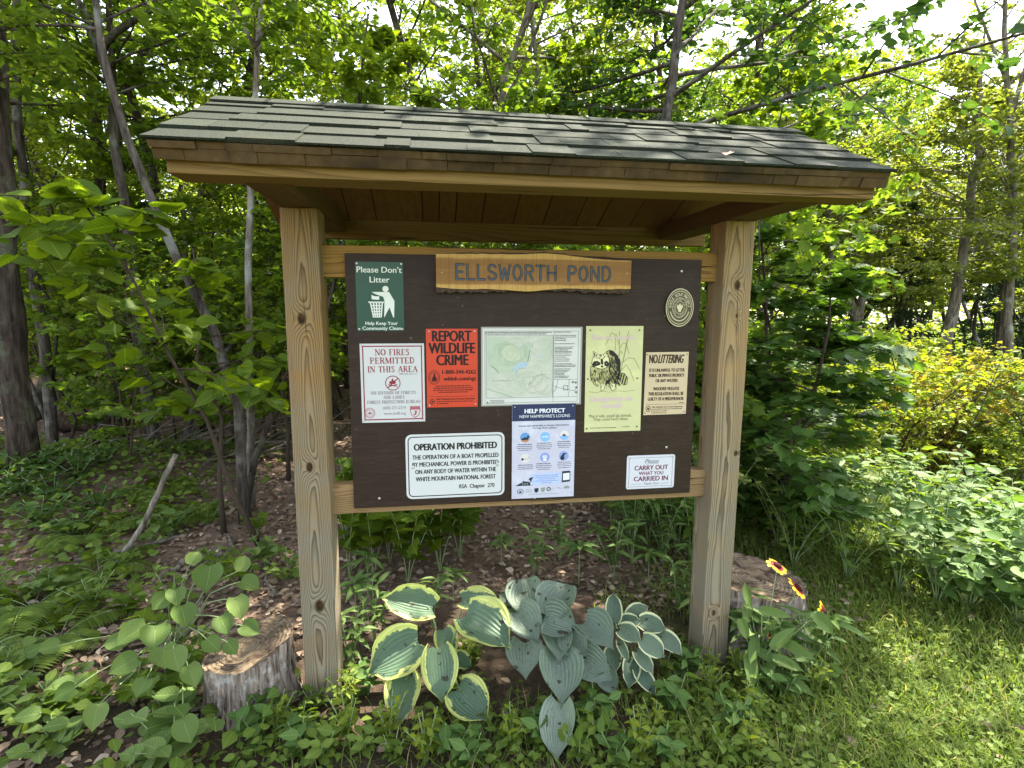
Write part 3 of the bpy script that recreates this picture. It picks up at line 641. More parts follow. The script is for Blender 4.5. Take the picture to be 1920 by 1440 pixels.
# --- loon poster (overlaps the map's lower edge)
P = rect(.4330, .5540, .6130, .8250)
o, y = sign('loon_poster', 'pale lilac poster with a navy heading about protecting loons', P, sheet_mat('lilac_paper', 'c3c0cf', .28, .05, .4, 'dfe4ea', .14), .0012, -.0032, 'poster')
lx = lambda x, z: (.4335+(x-135)/812*.180, .8250-(z-128)/1208*.271)
def lp(*a): return [lx(*p) for p in a]
m = MB(); m.flat(lp((135, 128), (947, 128), (947, 338), (135, 338)), y-E1*.6); sub(o, 'heading_band', m, ink('2b3252'))
m = MB(); a = lx(550, 238); text(m, 'HELP PROTECT', a[0], a[1], .114, .0115, y-2*E1, .03); a = lx(550, 298); text(m, 'NEW HAMPSHIRE\u2019S LOONS', a[0], a[1], .143, .0082, y-2*E1); sub(o, 'lettering', m, ink('e8e8ee'))
m = MB(); a = lx(545, 408); text(m, 'Loons are vulnerable to human disturbance.', a[0], a[1], .143, .0052, y-E1, .012); a = lx(550, 440); text(m, 'To help them, please:', a[0], a[1], .069, .0052, y-E1, .012)
for i, (x0, z0, n_) in enumerate(((190, 640, 4), (440, 630, 4), (710, 618, 4), (200, 905, 3), (435, 895, 4), (715, 885, 4))):
    for j in range(n_): a = lx(x0, z0+j*24); b = lx(x0+215-(20 if i in (2, 5) else 0), z0+j*24); bars(m, a[0], b[0], a[1], .0020 if j else .0025, y-E1, i*9+j, True, (.85, .95, .9, .75)[j])
sub(o, 'lettering', m, ink('4c4d63'))
m = MB(); m.flat(lp((380, 1020), (770, 1005), (770, 1160), (390, 1168)), y-E1); sub(o, 'text_panel', m, ink('b3c2e4'))
m = MB()
for j in range(5): a = lx(430, 1045+j*24); b = lx(745, 1045+j*24); bars(m, a[0], b[0], a[1], .0017, y-2*E1, 200+j, True, (.95, .95, .7, .95, .4)[j])
sub(o, 'lettering', m, ink('6a78a8'))
CI = [(300, 545), (557, 545), (805, 530), (302, 815), (557, 808), (805, 798)]
for i, (x, z) in enumerate(CI):
    m = MB(); m.disc(lx(x, z), .0138, y-E1, 26); sub(o, 'icon_disc', m, ink(('5f93c8', '7fb2df', 'd6d0cc', 'd5cfc9', '8d9ccf', '8d9ccf')[i]))
m = MB(); a = lx(300, 545); m.flat([(a[0]+.0138*math.cos(t), a[1]+.0138*math.sin(t)) for t in np.linspace(R(200), R(340), 12)], y-1.5*E1); sub(o, 'icon_shore', m, ink('b4845a'))
m = MB(); a = lx(805, 530); m.flat([(a[0]+.0138*math.cos(t), a[1]+.0138*math.sin(t)) for t in np.linspace(R(190), R(350), 12)], y-1.5*E1); sub(o, 'icon_water', m, ink('86aedb'))
m = MB(); m.flat(lp((530, 785), (582, 785), (578, 855), (536, 855)), y-1.5*E1); a = lx(557, 545); bars(m, a[0]-.008, a[0]+.008, a[1], .003, y-1.5*E1, 3); m.flat(lp((500, 550), (615, 550), (615, 553), (500, 553)), y-1.5*E1); sub(o, 'icon_detail', m, ink('dfe3ec'))
m = MB()
m.flat(lp((245, 568), (290, 545), (330, 545), (322, 525), (345, 525), (358, 540), (340, 550), (335, 575), (260, 580)), y-2*E1)
m.flat(lp((780, 540), (790, 515), (810, 518), (812, 525), (830, 530), (822, 542)), y-2*E1)
m.disc(lx(268, 825), .0036, y-2*E1, 12); m.line(lp((280, 825), (345, 818), (358, 800), (345, 795)), .0008, y-2*E1)
m.flat(lp((765, 800), (800, 760), (845, 765), (815, 785), (805, 800), (815, 825), (805, 848), (775, 855), (755, 830)), y-2*E1)
for t in (90, 210, 330): a = lx(557, 812); m.flat([(a[0]+.005*math.cos(R(t+d_)), a[1]+.005*math.sin(R(t+d_))) for d_ in (-38, 38)]+[(a[0]+.0022*math.cos(R(t)), a[1]+.0022*math.sin(R(t)))], y-2*E1)
m.flat(lp((180, 1168), (240, 1135), (270, 1125), (275, 1105), (300, 1112), (350, 1118), (368, 1130), (372, 1100), (350, 1095), (362, 1070), (388, 1065), (418, 1060), (395, 1085), (385, 1110), (392, 1140), (395, 1168)), y-2*E1)
m.flat([lx(*p) for p in ((785, 1000), (880, 995), (895, 1005), (895, 1125), (880, 1138), (783, 1145))], y-E1)
m.ring(lx(243, 1243), .0075, .0092, y-E1, 18, .8); m.disc(lx(243, 1248), .004, y-E1, 8, .003)
m.flat(lp((425, 1210), (480, 1205), (478, 1250), (452, 1268), (428, 1255)), y-E1); m.ring(lx(612, 1225), .0035, .006, y-E1, 12)
sub(o, 'loon_drawing', m, ink('22303a'))
m = MB(); m.flat(lp((798, 1028), (884, 1022), (884, 1112), (798, 1118)), y-2*E1); m.flat(lp((372, 1118), (392, 1132), (390, 1160), (376, 1165)), y-2.5*E1)
for k in range(8): m.disc(lx(270+(k % 4)*22, 1138+(k//4)*12), .0009, y-2.5*E1, 5)
sub(o, 'white_patch', m, ink('dcdde4'))
m = MB(); m.flat(lp((508, 1205), (568, 1200), (560, 1250), (538, 1262), (514, 1250)), y-E1); m.flat(lp((708, 1235), (735, 1205), (775, 1225), (775, 1232), (735, 1215)), y-E1); m.flat(lp((803, 1228), (820, 1200), (850, 1190), (888, 1205), (888, 1228)), y-E1)
for j in range(3): a = lx(308, 1228+j*16); b = lx(400, 1228+j*16); bars(m, a[0], b[0], a[1], .0016, y-E1, 300+j, True, .9)
a = lx(330, 1290); b = lx(760, 1290); bars(m, a[0], b[0], a[1], .0014, y-E1, 310)
a = lx(632, 1230); b = lx(680, 1230); bars(m, a[0], b[0], a[1], .002, y-E1, 311)
sub(o, 'logo', m, ink('8b9484'))
screws(o, ((.4405, .8180), (.6055, .8185), (.4415, .5605), (.6055, .5660)), y, .0020)

# --- carry out
o, y = sign('carry_out_sign', 'small white rounded plastic sign in maroon print asking visitors to carry out litter', rrect(.7705, .5660, .9175, .6665, .006), sheet_mat('white_plastic', 'cdccd1', .35, .04), .002)
m = MB(); frame_ring(m, rrect(.7775, .5725, .9105, .6600, .002), rrect(.7783, .5733, .9097, .6592, .002), y-E1)
text(m, 'Please', .8455, .6430, .041, .0115, y-E1, 0, .3); m.line([(.826, .6405), (.865, .6405)], .0008, y-E1); text(m, 'Thank You!', .8455, .5780, .046, .0062, y-E1, 0, .3)
for a, b in ((.786, .818), (.873, .902)): m.line([(a, .5805), (b, .5805)], .0007, y-E1)
sub(o, 'lettering', m, ink('55525c'))
m = MB(); text(m, 'CARRY OUT', .8455, .6225, .102, .0135, y-E1, .02); text(m, 'WHAT YOU', .8455, .6075, .075, .0102, y-E1, .015); text(m, 'CARRIED IN', .8455, .5895, .104, .0135, y-E1, .02); sub(o, 'lettering', m, ink('6e2b40'))
screws(o, ((.7770, .6605), (.9110, .6605), (.7775, .5725), (.9105, .5725)), y, .0024)

# --- carved wooden name plank
rg = random.Random(21); top = []; bot = []
for i in range(41):
    t = i/40; x = .2305+.5255*t
    zt = 1.2265+.006*math.sin(t*5.2+.5)*t+.0065*math.exp(-((t-.58)/.13)**2)-.0055*max(0, t-.75)*4+rg.uniform(-.0006, .0006)
    top.append((x, zt)); bot.append((x, 1.1385+.0035*math.sin(t*7+2)-.002*math.sin(t*17)+rg.uniform(-.0006, .0006)))
N = NT('slab_wood', .6, .25); co = N.coord('Object'); sx = N.n('ShaderNodeSeparateXYZ', i0=co)
X, Y, Z = sx.outputs
saw = N.noise(N.n('ShaderNodeCombineXYZ', X=N.math('MULTIPLY', X, 330.), Y=0., Z=N.math('MULTIPLY', Z, 3.)).outputs[0], 1., 3)
gr = N.noise(N.n('ShaderNodeCombineXYZ', X=N.math('MULTIPLY', X, 3.5), Y=0., Z=N.math('MULTIPLY', Z, 75.)).outputs[0], 1., 4, .6, .8)
edge = N.math('ABSOLUTE', N.math('SUBTRACT', N.math('ADD', Z, N.math('MULTIPLY', N.math('SUBTRACT', N.noise(N.coord('Object', (9, 0, 9)), 1., 2), .5), .012)), 1.1835))
c = N.mix(gr, lin('7d562d'), lin('a67c47')); c = N.mix(N.ramp(N.math('MULTIPLY', edge, 20.), (.60, (0,)*3), (.72, (1,)*3)), c, lin('c9a05a'))
c = N.mix(N.n('ShaderNodeMapRange', i0=saw, i1=.45, i2=.75, i3=0., i4=.45).outputs[0], c, lin('6a4522')); N.base(c); N.bump(saw, .3, .002)
o, y = sign('name_plank', 'live edge wooden plank carved with the pond name along the panel top', top+bot[::-1], N.m, .020, -.0005, 'sign')
rg = random.Random(5); bk = []; x = .2305
while x < .755: bk.append((x, 1.1345-rg.uniform(0, .0055)+.003*math.sin(x*13+1))); x += rg.uniform(.003, .009)
NB = NT('slab_bark', .9, .1); f = NB.noise(NB.coord('Object'), 130, 4); NB.base(NB.mix(f, lin('241a14'), lin('6b5a4c'))); NB.bump(f, .8, .01)
m = MB(); m.prism(bk+[(.755, 1.1395)]+[(x, z+.002) for x, z in bot[::-1]], y+.002, -.001); sub(o, 'bark', m, NB.m)
tk = []; 
for i in range(41): tk.append((top[i][0], top[i][1]+.002+(rg.uniform(0, .003) if i > 3 else 0)))
m = MB(); m.prism(tk+[(x, z-.003) for x, z in top[::-1]], y+.005, -.001); sub(o, 'bark', m, NB.m)
G = {'E': (.9, [[(.85, 1), (.1, 1), (.1, 0), (.85, 0)], [(.1, .5), (.7, .5)]]), 'L': (.85, [[(.1, 1), (.1, 0), (.8, 0)]]),
 'S': (.95, [arc(.47, .75, .36, .25, 25, 200)+[(.3, .56), (.62, .44)]+arc(.47, .26, .38, .26, 30, -155)]), 'W': (1.15, [[(.05, 1), (.3, 0), (.57, .8), (.84, 0), (1.1, 1)]]),
 'O': (1.05, [arc(.52, .5, .40, .5, 0, 360, 20)]), 'R': (.95, [[(.1, 0), (.1, 1), (.5, 1)]+arc(.5, .76, .33, .24, 90, -90)+[(.1, .52)], [(.45, .52), (.85, 0)]]),
 'T': (.95, [[(.05, 1), (.9, 1)], [(.475, 1), (.475, 0)]]), 'H': (1., [[(.1, 0), (.1, 1)], [(.88, 0), (.88, 1)], [(.1, .52), (.88, .52)]]), 'P': (.92, [[(.1, 0), (.1, 1), (.5, 1)]+arc(.5, .75, .33, .25, 90, -90)+[(.1, .5)]]),
 'N': (1.02, [[(.1, 0), (.1, 1), (.88, 0), (.88, 1)]]), 'D': (1., [[(.1, 0), (.1, 1), (.42, 1)]+arc(.42, .5, .46, .5, 90, -90)+[(.1, 0)]]), ' ': (.75, [])}
s = 'ELLSWORTH POND'; k = (.700-.2795)/(sum(G[c][0]+.2 for c in s)-.2); x = .2795
m1 = MB(); m2 = MB()
for c in s:
    for st in G[c][1]:
        P = [(x+a*k, 1.163+b*.0375-(x+a*k-.28)*.003) for a, b in st]
        m1.line(P, .0064, y-E1); m2.line([(a-.0002, b-.0006) for a, b in P], .0038, y-4*E1)
    x += (G[c][0]+.2)*k
sub(o, 'lettering', m1, plain('letter_edge', lin('2c2018'), .6)); sub(o, 'lettering', m2, plain('letter_paint', lin('445260'), .5, .35, 0, .3, 40))
screws(o, ((.2450, 1.179), (.7440, 1.183)), y, .0024, plain('brass', lin('b39a5a'), .4, .4, .6))

# --- round project medallion (oval casting)
c_ = (.9075, 1.092); rx_, k = .0415, .0535/.0415
N = NT('medal_metal', .45, .5); N.b.inputs['Metallic'].default_value = .4; f = N.noise(N.coord('Object'), 70, 4); N.base(N.mix(f, lin('3a3324'), lin('5d543c')))
m = MB(); m.prism([(c_[0]+rx_*math.cos(t), c_[1]+k*rx_*math.sin(t)) for t in np.linspace(0, 2*math.pi, 49)[:-1]], -.006, 0)
o = tag(m.build('medallion', N.m, None, .001), 'oval bronze medallion with raised rings of lettering near the panel edge', 'medallion'); y = -.0062
m = MB()
for r0, r1 in ((.0395, .0412), (.0350, .0362), (.0205, .0217), (.0128, .0136)): m.ring(c_, r0, r1, y-E1, 48, k)
def ctext(mb, s, r, h, a0, a1, y, inward=True):
    n = len(s)
    for i, ch in enumerate(s):
        if ch == ' ': continue
        t = R(a0+(a1-a0)*i/(n-1)); V, F, x0, x1 = text_poly(ch); kk = h/.7
        up = (math.cos(t), math.sin(t)); rt = (up[1], -up[0])
        if not inward: up = (-up[0], -up[1]); rt = (-rt[0], -rt[1])
        bx_ = c_[0]+r*math.cos(t); bz_2 = c_[1]+r*k*math.sin(t)
        vs = []
        for a, b in V: a = (a-(x0+x1)/2)*kk; b = (b-.35)*kk; vs.append((bx_+rt[0]*a+up[0]*b, y, bz_2+(rt[1]*a+up[1]*b)*1.15))
        mb.add(vs, [f if sum(vs[f[q]][0]*vs[f[(q+1) % len(f)]][2]-vs[f[(q+1) % len(f)]][0]*vs[f[q]][2] for q in range(len(f))) > 0 else f[::-1] for f in F])
ctext(m, 'EAGLE SCOUT PROJECT', .0285, .0075, 175, 5, y-E1); ctext(m, 'BOY SCOUTS OF AMERICA', .0170, .0045, 195, 535, y-E1)
for i in range(24): t = R(200+140*i/23); m.disc((c_[0]+.0285*math.cos(t), c_[1]+.0285*k*math.sin(t)), .0018, y-E1, 6)
m.flat([(c_[0]+a, c_[1]+b) for a, b in ((0, .012), (.003, .009), (.002, .005), (.008, .009), (.009, .001), (.005, -.006), (.003, -.012), (-.003, -.012), (-.005, -.006), (-.009, .001), (-.008, .009), (-.002, .005), (-.003, .009))], y-E1)
sub(o, 'relief', m, plain('medal_relief', lin('c9bf9c'), .4, .5, .3))
# --- dry leaf lying on the roof
a = yat(1355, 302, -.33); vs, fs = [], []
m = MB(); P = [(-.02, 0), (-.012, .007), (-.004, .006), (.002, .011), (.007, .005), (.017, .004), (.012, -.002), (.018, -.009), (.005, -.006), (-.003, -.010), (-.010, -.005)]
m.add([(p[0], p[1]*.89, p[1]*.45+.010*abs(p[0])/.02*1.) for p in P], [tuple(range(len(P)))])
o = m.build('fallen_leaf', plain('dry_leaf', lin('c99a86'), .7, .2, 0, .3, 90)); o.location = fslope(a.x+KX, .040, .0125); o.location += Vector((0, 0, 0))
o.location = (a.x, fslope(0, .04, .010)[1]+KY, fslope(0, .04, .010)[2]); tag(o, 'curled pinkish dry leaf lying on the roof shingles', 'leaf')

# ------------------------------------------------------------------ vegetation kit
SHAPES = {}
def _sh(name, verts, faces): SHAPES[name] = (np.array(verts, float), faces)
_sh('rhomb', [(0, 0, 0), (.45, .5, .10), (1, 0, -.06), (.45, -.5, .10)], [(0, 2, 1), (0, 3, 2)])
_sh('ovate', [(0, 0, 0), (.16, .34, .05), (.45, .5, .09), (.76, .28, .02), (1, 0, -.10), (.76, -.28, .02), (.45, -.5, .09), (.16, -.34, .05), (.5, 0, 0)],
    [(0, 8, 2, 1), (8, 4, 3, 2), (0, 7, 6, 8), (8, 6, 5, 4)])
_mh = [(.0, .0), (-.10, .22), (.06, .30), (.02, .50), (.20, .44), (.30, .56), (.42, .46), (.58, .52), (.54, .30), (.66, .22), (.74, .10), (1.0, 0)]
_mv = [(a, b, .10*b) for a, b in _mh]+[(a, -b, .10*b) for a, b in _mh[1:-1]]
_mn = len(_mh)
_sh('maple', _mv, [tuple([0]+list(range(_mn-1, 0, -1))), tuple([0]+list(range(_mn, 2*_mn-2))+[_mn-1])])
_b = [(.0, .0), (-.04, .20), (.06, .40), (.25, .50), (.48, .48), (.68, .36), (.84, .20), (1, 0)]
_sh('broad', [(a, b, .14*b-.10*a*a+(.015 if i % 2 else 0)) for i, (a, b) in enumerate(_b)]+[(a, -b, .14*b-.10*a*a+(.015 if i % 2 == 0 else 0)) for i, (a, b) in enumerate(_b[1:-1])]+[(.25, 0, -.01), (.5, 0, -.03), (.75, 0, -.06)],
    [(0, 14, 2, 1), (14, 3, 2), (14, 15, 4, 3), (15, 16, 5, 4), (16, 7, 6, 5), (0, 8, 9, 14), (14, 9, 10), (14, 10, 11, 15), (15, 11, 12, 16), (16, 12, 13, 7)])
_sh('blade', [(0, -.5, 0), (0, .5, 0), (.5, .38, .12), (.5, -.38, .12), (1, 0, 0)], [(0, 3, 2, 1), (3, 4, 2)])
_sh('lance', [(0, 0, 0), (.3, .5, .08), (.65, .38, .0), (1, 0, -.16), (.65, -.38, .0), (.3, -.5, .08), (.45, 0, 0)], [(0, 6, 1), (6, 2, 1), (6, 3, 2), (0, 5, 6), (6, 5, 4), (6, 4, 3)])
def nrm(a): return a/np.maximum(np.linalg.norm(a, axis=-1, keepdims=True), 1e-9)
def leaf_mesh(name, P, T, Nn, L, W, shape='ovate', tint=None, rng=None):
    sv, sf = SHAPES[shape]; n = len(P); k = len(sv)
    T = nrm(T); B = nrm(np.cross(Nn, T)); Nn = np.cross(T, B)
    L = np.broadcast_to(L, (n,))[:, None, None]; W = np.broadcast_to(W, (n,))[:, None, None]
    V = P[:, None, :]+T[:, None, :]*sv[None, :, 0:1]*L+B[:, None, :]*sv[None, :, 1:2]*W+Nn[:, None, :]*sv[None, :, 2:3]*L
    idx = np.arange(n)[:, None]*k
    Fs = {}
    for f in sf: Fs.setdefault(len(f), []).append(idx+np.array(f)[None, :])
    F = [np.concatenate(v) for v in Fs.values()]
    if tint is None: tint = (rng or np.random.default_rng(0)).random(n)
    lc = np.tile(sv[:, :2], (n, 1))
    return npmesh(name, V.reshape(-1, 3), F, tint=np.repeat(tint, k), uv=lc, smooth=shape == 'broad')
def leafmat(name, c0, c1, trans=.5, tcol=None, rough=.55, spec=.16, c2=None):
    """leaf: reflected light plus light let through"""
    N = NT(name, rough, spec)
    at = N.n('ShaderNodeAttribute', _attribute_name='tint').outputs['Fac']
    oi = N.n('ShaderNodeObjectInfo').outputs['Random']
    f = N.math('ADD', N.math('MULTIPLY', at, .75), N.math('MULTIPLY', oi, .25))
    c = N.mix(f, c0, c1)
    if c2: c = N.mix(N.math('GREATER_THAN', at, .93), c, c2)
    lc = N.n('ShaderNodeAttribute', _attribute_name='lc').outputs['Vector']
    s = N.n('ShaderNodeSeparateXYZ', i0=lc).outputs
    mid = N.math('LESS_THAN', N.math('ABSOLUTE', s[1]), .022)
    vein = N.math('GREATER_THAN', N.math('SINE', N.math('MULTIPLY', N.math('SUBTRACT', s[0], N.math('MULTIPLY', N.math('ABSOLUTE', s[1]), .8)), 42.)), .86)
    c = N.mix(N.math('MULTIPLY', N.math('MAXIMUM', mid, N.math('MULTIPLY', vein, .5)), .35), c, tuple(min(1, v*2.0+.02) for v in c1))
    N.base(c)
    tr = N.t.nodes.new('ShaderNodeBsdfTranslucent')
    tc = N.mix(1., c, tcol or (1.9, 1.75, .55), 'MULTIPLY'); N.t.links.new(tc, tr.inputs[0])
    mx_ = N.t.nodes.new('ShaderNodeMixShader'); mx_.inputs[0].default_value = trans
    N.t.links.new(N.b.outputs[0], mx_.inputs[1]); N.t.links.new(tr.outputs[0], mx_.inputs[2]); N.t.links.new(mx_.outputs[0], N.out.inputs[0])
    return N.m
def barkmat(name, a, b, lich=None, sc=1.):
    N = NT(name, .9, .1); co = N.coord('Object', (38*sc, 38*sc, 6*sc)); f = N.noise(co, 1., 5, .65, .4); g = N.noise(N.coord('Object'), 7*sc, 4, .6)
    c = N.mix(N.ramp(f, (.35, (0,)*3), (.65, (1,)*3)), a, b)
    if lich: c = N.mix(N.n('ShaderNodeMapRange', i0=g, i1=.52, i2=.66, i3=0., i4=.8).outputs[0], c, lich)
    N.base(c); N.bump(f, .9, .02)
    return N.m
M_bark = barkmat('bark_grey', (.028, .022, .016), (.125, .105, .085), (.20, .20, .17))
M_bark2 = barkmat('bark_brown', (.018, .013, .009), (.085, .065, .048), (.10, .11, .07))
M_bark3 = barkmat('bark_pale', (.07, .055, .04), (.24, .20, .16), (.30, .30, .26))
M_twig = plain('twig_bark', (.06, .045, .032), .9, .1, 0, .4, 40)
M_lf_maple = leafmat('maple_leaf', (.055, .105, .010), (.125, .19, .018), .55, (2.1, 1.85, .45))
M_lf_tree = leafmat('tree_leaf', (.062, .118, .015), (.140, .195, .032), .58, (1.85, 1.85, .6))
M_lf_lime = leafmat('bush_leaf_lime', (.090, .150, .014), (.21, .25, .030), .45, (1.7, 1.6, .5))
M_lf_gold = leafmat('bush_leaf_gold', (.15, .18, .024), (.29, .26, .045), .42, (1.6, 1.4, .5), c2=(.42, .21, .06))
M_lf_dark = leafmat('shrub_leaf_dark', (.025, .060, .010), (.060, .110, .020), .30, (1.7, 1.7, .5))
M_lf_mid = leafmat('herb_leaf', (.065, .115, .016), (.145, .20, .034), .38, (1.7, 1.7, .5))
M_lf_blue = leafmat('far_leaf', (.075, .115, .018), (.17, .20, .040), .5, (1.7, 1.6, .6))
M_needle = leafmat('spruce_needles', (.016, .036, .016), (.04, .07, .026), .15, (1.4, 1.5, .6))
M_litter = leafmat('dry_litter_leaf', (.075, .052, .036), (.36, .265, .185), .15, (1.2, 1., .8), .8, .15, c2=(.50, .40, .30))
M_grass = leafmat('grass_blade', (.085, .14, .016), (.175, .225, .05), .40, (1.5, 1.5, .6), c2=(.34, .28, .12))

M_lf_back = leafmat('canopy_leaf', (.095, .148, .018), (.19, .235, .038), .6, (1.9, 1.9, .6))
def vec(a): return np.array(a, float)
def grow(rng, trunk, r0, z0, z1, nb, blen, nt_, lpt, leafL, leafW=.62, shape='ovate', up=.45, el=(5, 40), droop=.25, prof='round', twig=.36, flat=.5, azr=None, r1=None):
    """trunk polyline -> (wood verts, faces, leaf arrays). Branches leave the trunk between z0 and z1."""
    v, f = [], []
    tr = np.array([p for p in trunk], float); n = len(tr); r1 = r1 or r0*.25
    rad = [r0*(1-t)+r1*t for t in np.linspace(0, 1, n)]
    rad[0] *= 1.25
    tube(v, f, tr, rad, 9, True, .12, int(rng.integers(1e6)))
    P, T, N_ = [], [], []
    zs = tr[:, 2]
    for b in range(nb):
        q = (b+rng.random())/nb; z = z0+(z1-z0)*q
        p0 = np.array([np.interp(z, zs, tr[:, i]) for i in range(3)]); rr = np.interp(z, zs, rad)
        az = rng.uniform(0, 2*math.pi) if azr is None else rng.uniform(*azr)
        e = R(rng.uniform(*el))+q*R(18)
        L = blen*(rng.uniform(.7, 1.1))*{'round': math.sin(math.pi*(.18+.74*q)), 'cone': 1.05-q*.95, 'flat': 1.}[prof]
        d = np.array([math.cos(az)*math.cos(e), math.sin(az)*math.cos(e), math.sin(e)])
        pts = [p0]; m = 5
        for i in range(m):
            d = d+np.array([rng.normal(0, .10), rng.normal(0, .10), rng.normal(0, .06)-droop/m]); d /= np.linalg.norm(d)
            pts.append(pts[-1]+d*L/m)
        pts = np.array(pts)
        br = min(rr*.55, .004+L*.007)
        tube(v, f, pts, [br*(1-.85*i/m) for i in range(m+1)], 4, False)
        for k in range(nt_):
            t = .18+.82*(k+rng.random())/nt_; i = min(int(t*m), m-1); a = pts[i]+(pts[i+1]-pts[i])*(t*m-i)
            d0 = nrm(pts[i+1]-pts[i]); side = nrm(np.cross(d0, [0, 0, 1.]))*(1 if k % 2 else -1)
            td = nrm(d0*.6+side*rng.uniform(.5, 1.1)+np.array([0, 0, rng.normal(0, .22)]))
            tl = L*twig*rng.uniform(.6, 1.15)*(1.1-.5*t)
            end = a+td*tl+np.array([0, 0, -.12*tl])
            tube(v, f, [a, (a+end)/2+np.array([0, 0, .03*tl]), end], [br*.35, br*.25, .0012], 3, False)
            s = (np.arange(lpt)+rng.random(lpt)*.8)/lpt; s = .12+.9*s
            base = a[None]+(end-a)[None]*s[:, None]
            sd = np.where(np.arange(lpt) % 2 == 0, 1., -1.)[:, None]*nrm(np.cross(td, [0, 0, 1.]))[None]
            ld = nrm(td[None]*rng.uniform(.3, 1., (lpt, 1))+sd*rng.uniform(.5, 1., (lpt, 1))+rng.normal(0, .25, (lpt, 3)))
            ld[:, 2] -= rng.uniform(0, .45, lpt)
            P.append(base+rng.normal(0, leafL*.25, (lpt, 3))); T.append(ld)
            N_.append(np.array([0, 0, 1.])[None]*1.+rng.normal(0, up, (lpt, 3)))
    P = np.concatenate(P); T = np.concatenate(T); N_ = np.concatenate(N_)
    Ls = leafL*rng.uniform(.6, 1.2, len(P))
    return (v, f), (P, T, N_, Ls, Ls*leafW, shape)
def wood_mesh(name, vf, smooth=True):
    me = bpy.data.meshes.new(name); me.from_pydata(vf[0], [], vf[1]); me.update()
    if smooth: me.shade_smooth()
    return me
def leaves_of(name, la, rng): return leaf_mesh(name, la[0], la[1], la[2], la[3], la[4], la[5], None, rng)
def vegetable(name, label, cat, loc, rng, trunk, mats, group=None, rz=0, wn='trunk', ln='crown', **kw):
    root = thing(name, label, cat, loc, rz, group)
    vf, la = grow(rng, trunk, **kw)
    put(wn, wood_mesh(wn, vf), mats[0], root); put(ln, leaves_of(ln, la, rng), mats[1], root)
    return root
def wob(rng, h, n=7, lean=(0, 0), j=.03):
    p = [(0, 0, -.05)]; x = y = 0.
    for i in range(1, n): x += lean[0]*h/(n-1)+rng.normal(0, j*h/n); y += lean[1]*h/(n-1)+rng.normal(0, j*h/n); p.append((x, y, h*i/(n-1)))
    return p
def again(proto, loc, rz, label, group=None, s=1., cat=None):
    c = copy_tree(proto); c.location = loc; c.rotation_euler = (0, 0, rz); c.scale = (s, s, s); c['label'] = label
    if group: c['group'] = group
    elif 'group' in c: del c['group']
    return c
def gz(x, y):
    """ground height"""
    r = max(0., math.hypot(x-.4, y)-.9)
    n = mnoise.noise(Vector((x*.9, y*.9, 0)))*.05+mnoise.noise(Vector((x*.25, y*.25, 3)))*.22
    mound = .20*math.exp(-((x+1.95)**2/.5+(y-2.1)**2/.35))
    fall = -.135*min(7.5, max(0., x*.82+y*.42-2.35))
    return n*min(1., r/2.5)+mound-.004+fall

# ------------------------------------------------------------------ ground
rs = [0]+[.12*1.072**i for i in range(1, 96)]
rs = [r for r in rs if r < 85]
VV, FF = [(.3, .5, gz(.3, .5))], []; NA = 84
for r in rs[1:]:
    for k in range(NA):
        t = 2*math.pi*k/NA; x = .3+r*math.cos(t); y = .5+r*math.sin(t); VV.append((x, y, gz(x, y)))
for k in range(NA): FF.append((0, 1+k, 1+(k+1) % NA))
for i in range(len(rs)-2):
    for k in range(NA): a = 1+i*NA; k2 = (k+1) % NA; FF.append((a+k, a+NA+k, a+NA+k2, a+k2))
N = NT('forest_floor', .95, .1); co = N.coord('Object'); sx = N.n('ShaderNodeSeparateXYZ', i0=co).outputs
f = N.noise(co, 38, 5, .7); f2 = N.noise(co, 5, 4); f3 = N.noise(co, 160, 3)
soil = N.mix(f, lin('2a221b'), lin('5f5143')); lit = N.mix(f, lin('3d3028'), lin('9c8470')); grs = N.mix(f, lin('2e3a1a'), lin('5d6a35'))
m_ = N.math('ADD', N.math('MULTIPLY', N.math('SUBTRACT', sx[1], .25), 2.5), N.math('MULTIPLY', N.math('SUBTRACT', f2, .5), 2.))
c = N.mix(N.n('ShaderNodeClamp', i0=m_).outputs[0], soil, lit)
lw = N.math('ADD', N.math('SUBTRACT', N.math('MULTIPLY', N.math('SUBTRACT', sx[0], .85), 2.), N.math('MULTIPLY', sx[1], .9)), N.math('MULTIPLY', N.math('SUBTRACT', f2, .5), 1.6))
c = N.mix(N.n('ShaderNodeClamp', i0=lw).outputs[0], c, grs)
N.base(c); N.bump(N.math('ADD', f, N.math('MULTIPLY', f3, .4)), .8, .02)
me = bpy.data.meshes.new('ground'); me.from_pydata(VV, [], FF); me.update(); me.shade_smooth()
tag(put('ground', me, N.m), kind='structure')
def scatter(rng, n, poly_fn, zoff=0.):
    """n random points accepted by poly_fn(x,y)->weight over its own box"""
    x0, x1, y0, y1, fn = poly_fn; P = []
    while len(P) < n:
        x = rng.uniform(x0, x1, 4000); y = rng.uniform(y0, y1, 4000); u = rng.random(4000)
        for a, b, c_ in zip(x, y, u):
            if c_ < fn(a, b): P.append((a, b, gz(a, b)+zoff))
            if len(P) >= n: break
    return np.array(P)
def inview(x, y, m=.15):
    v = Vector((x, y, .1))-Vector(CAMP); z = v.dot(CD)
    return z > .6 and abs(v.dot(CR)/z) < .945+m and v.dot(CU)/z > -.71-m

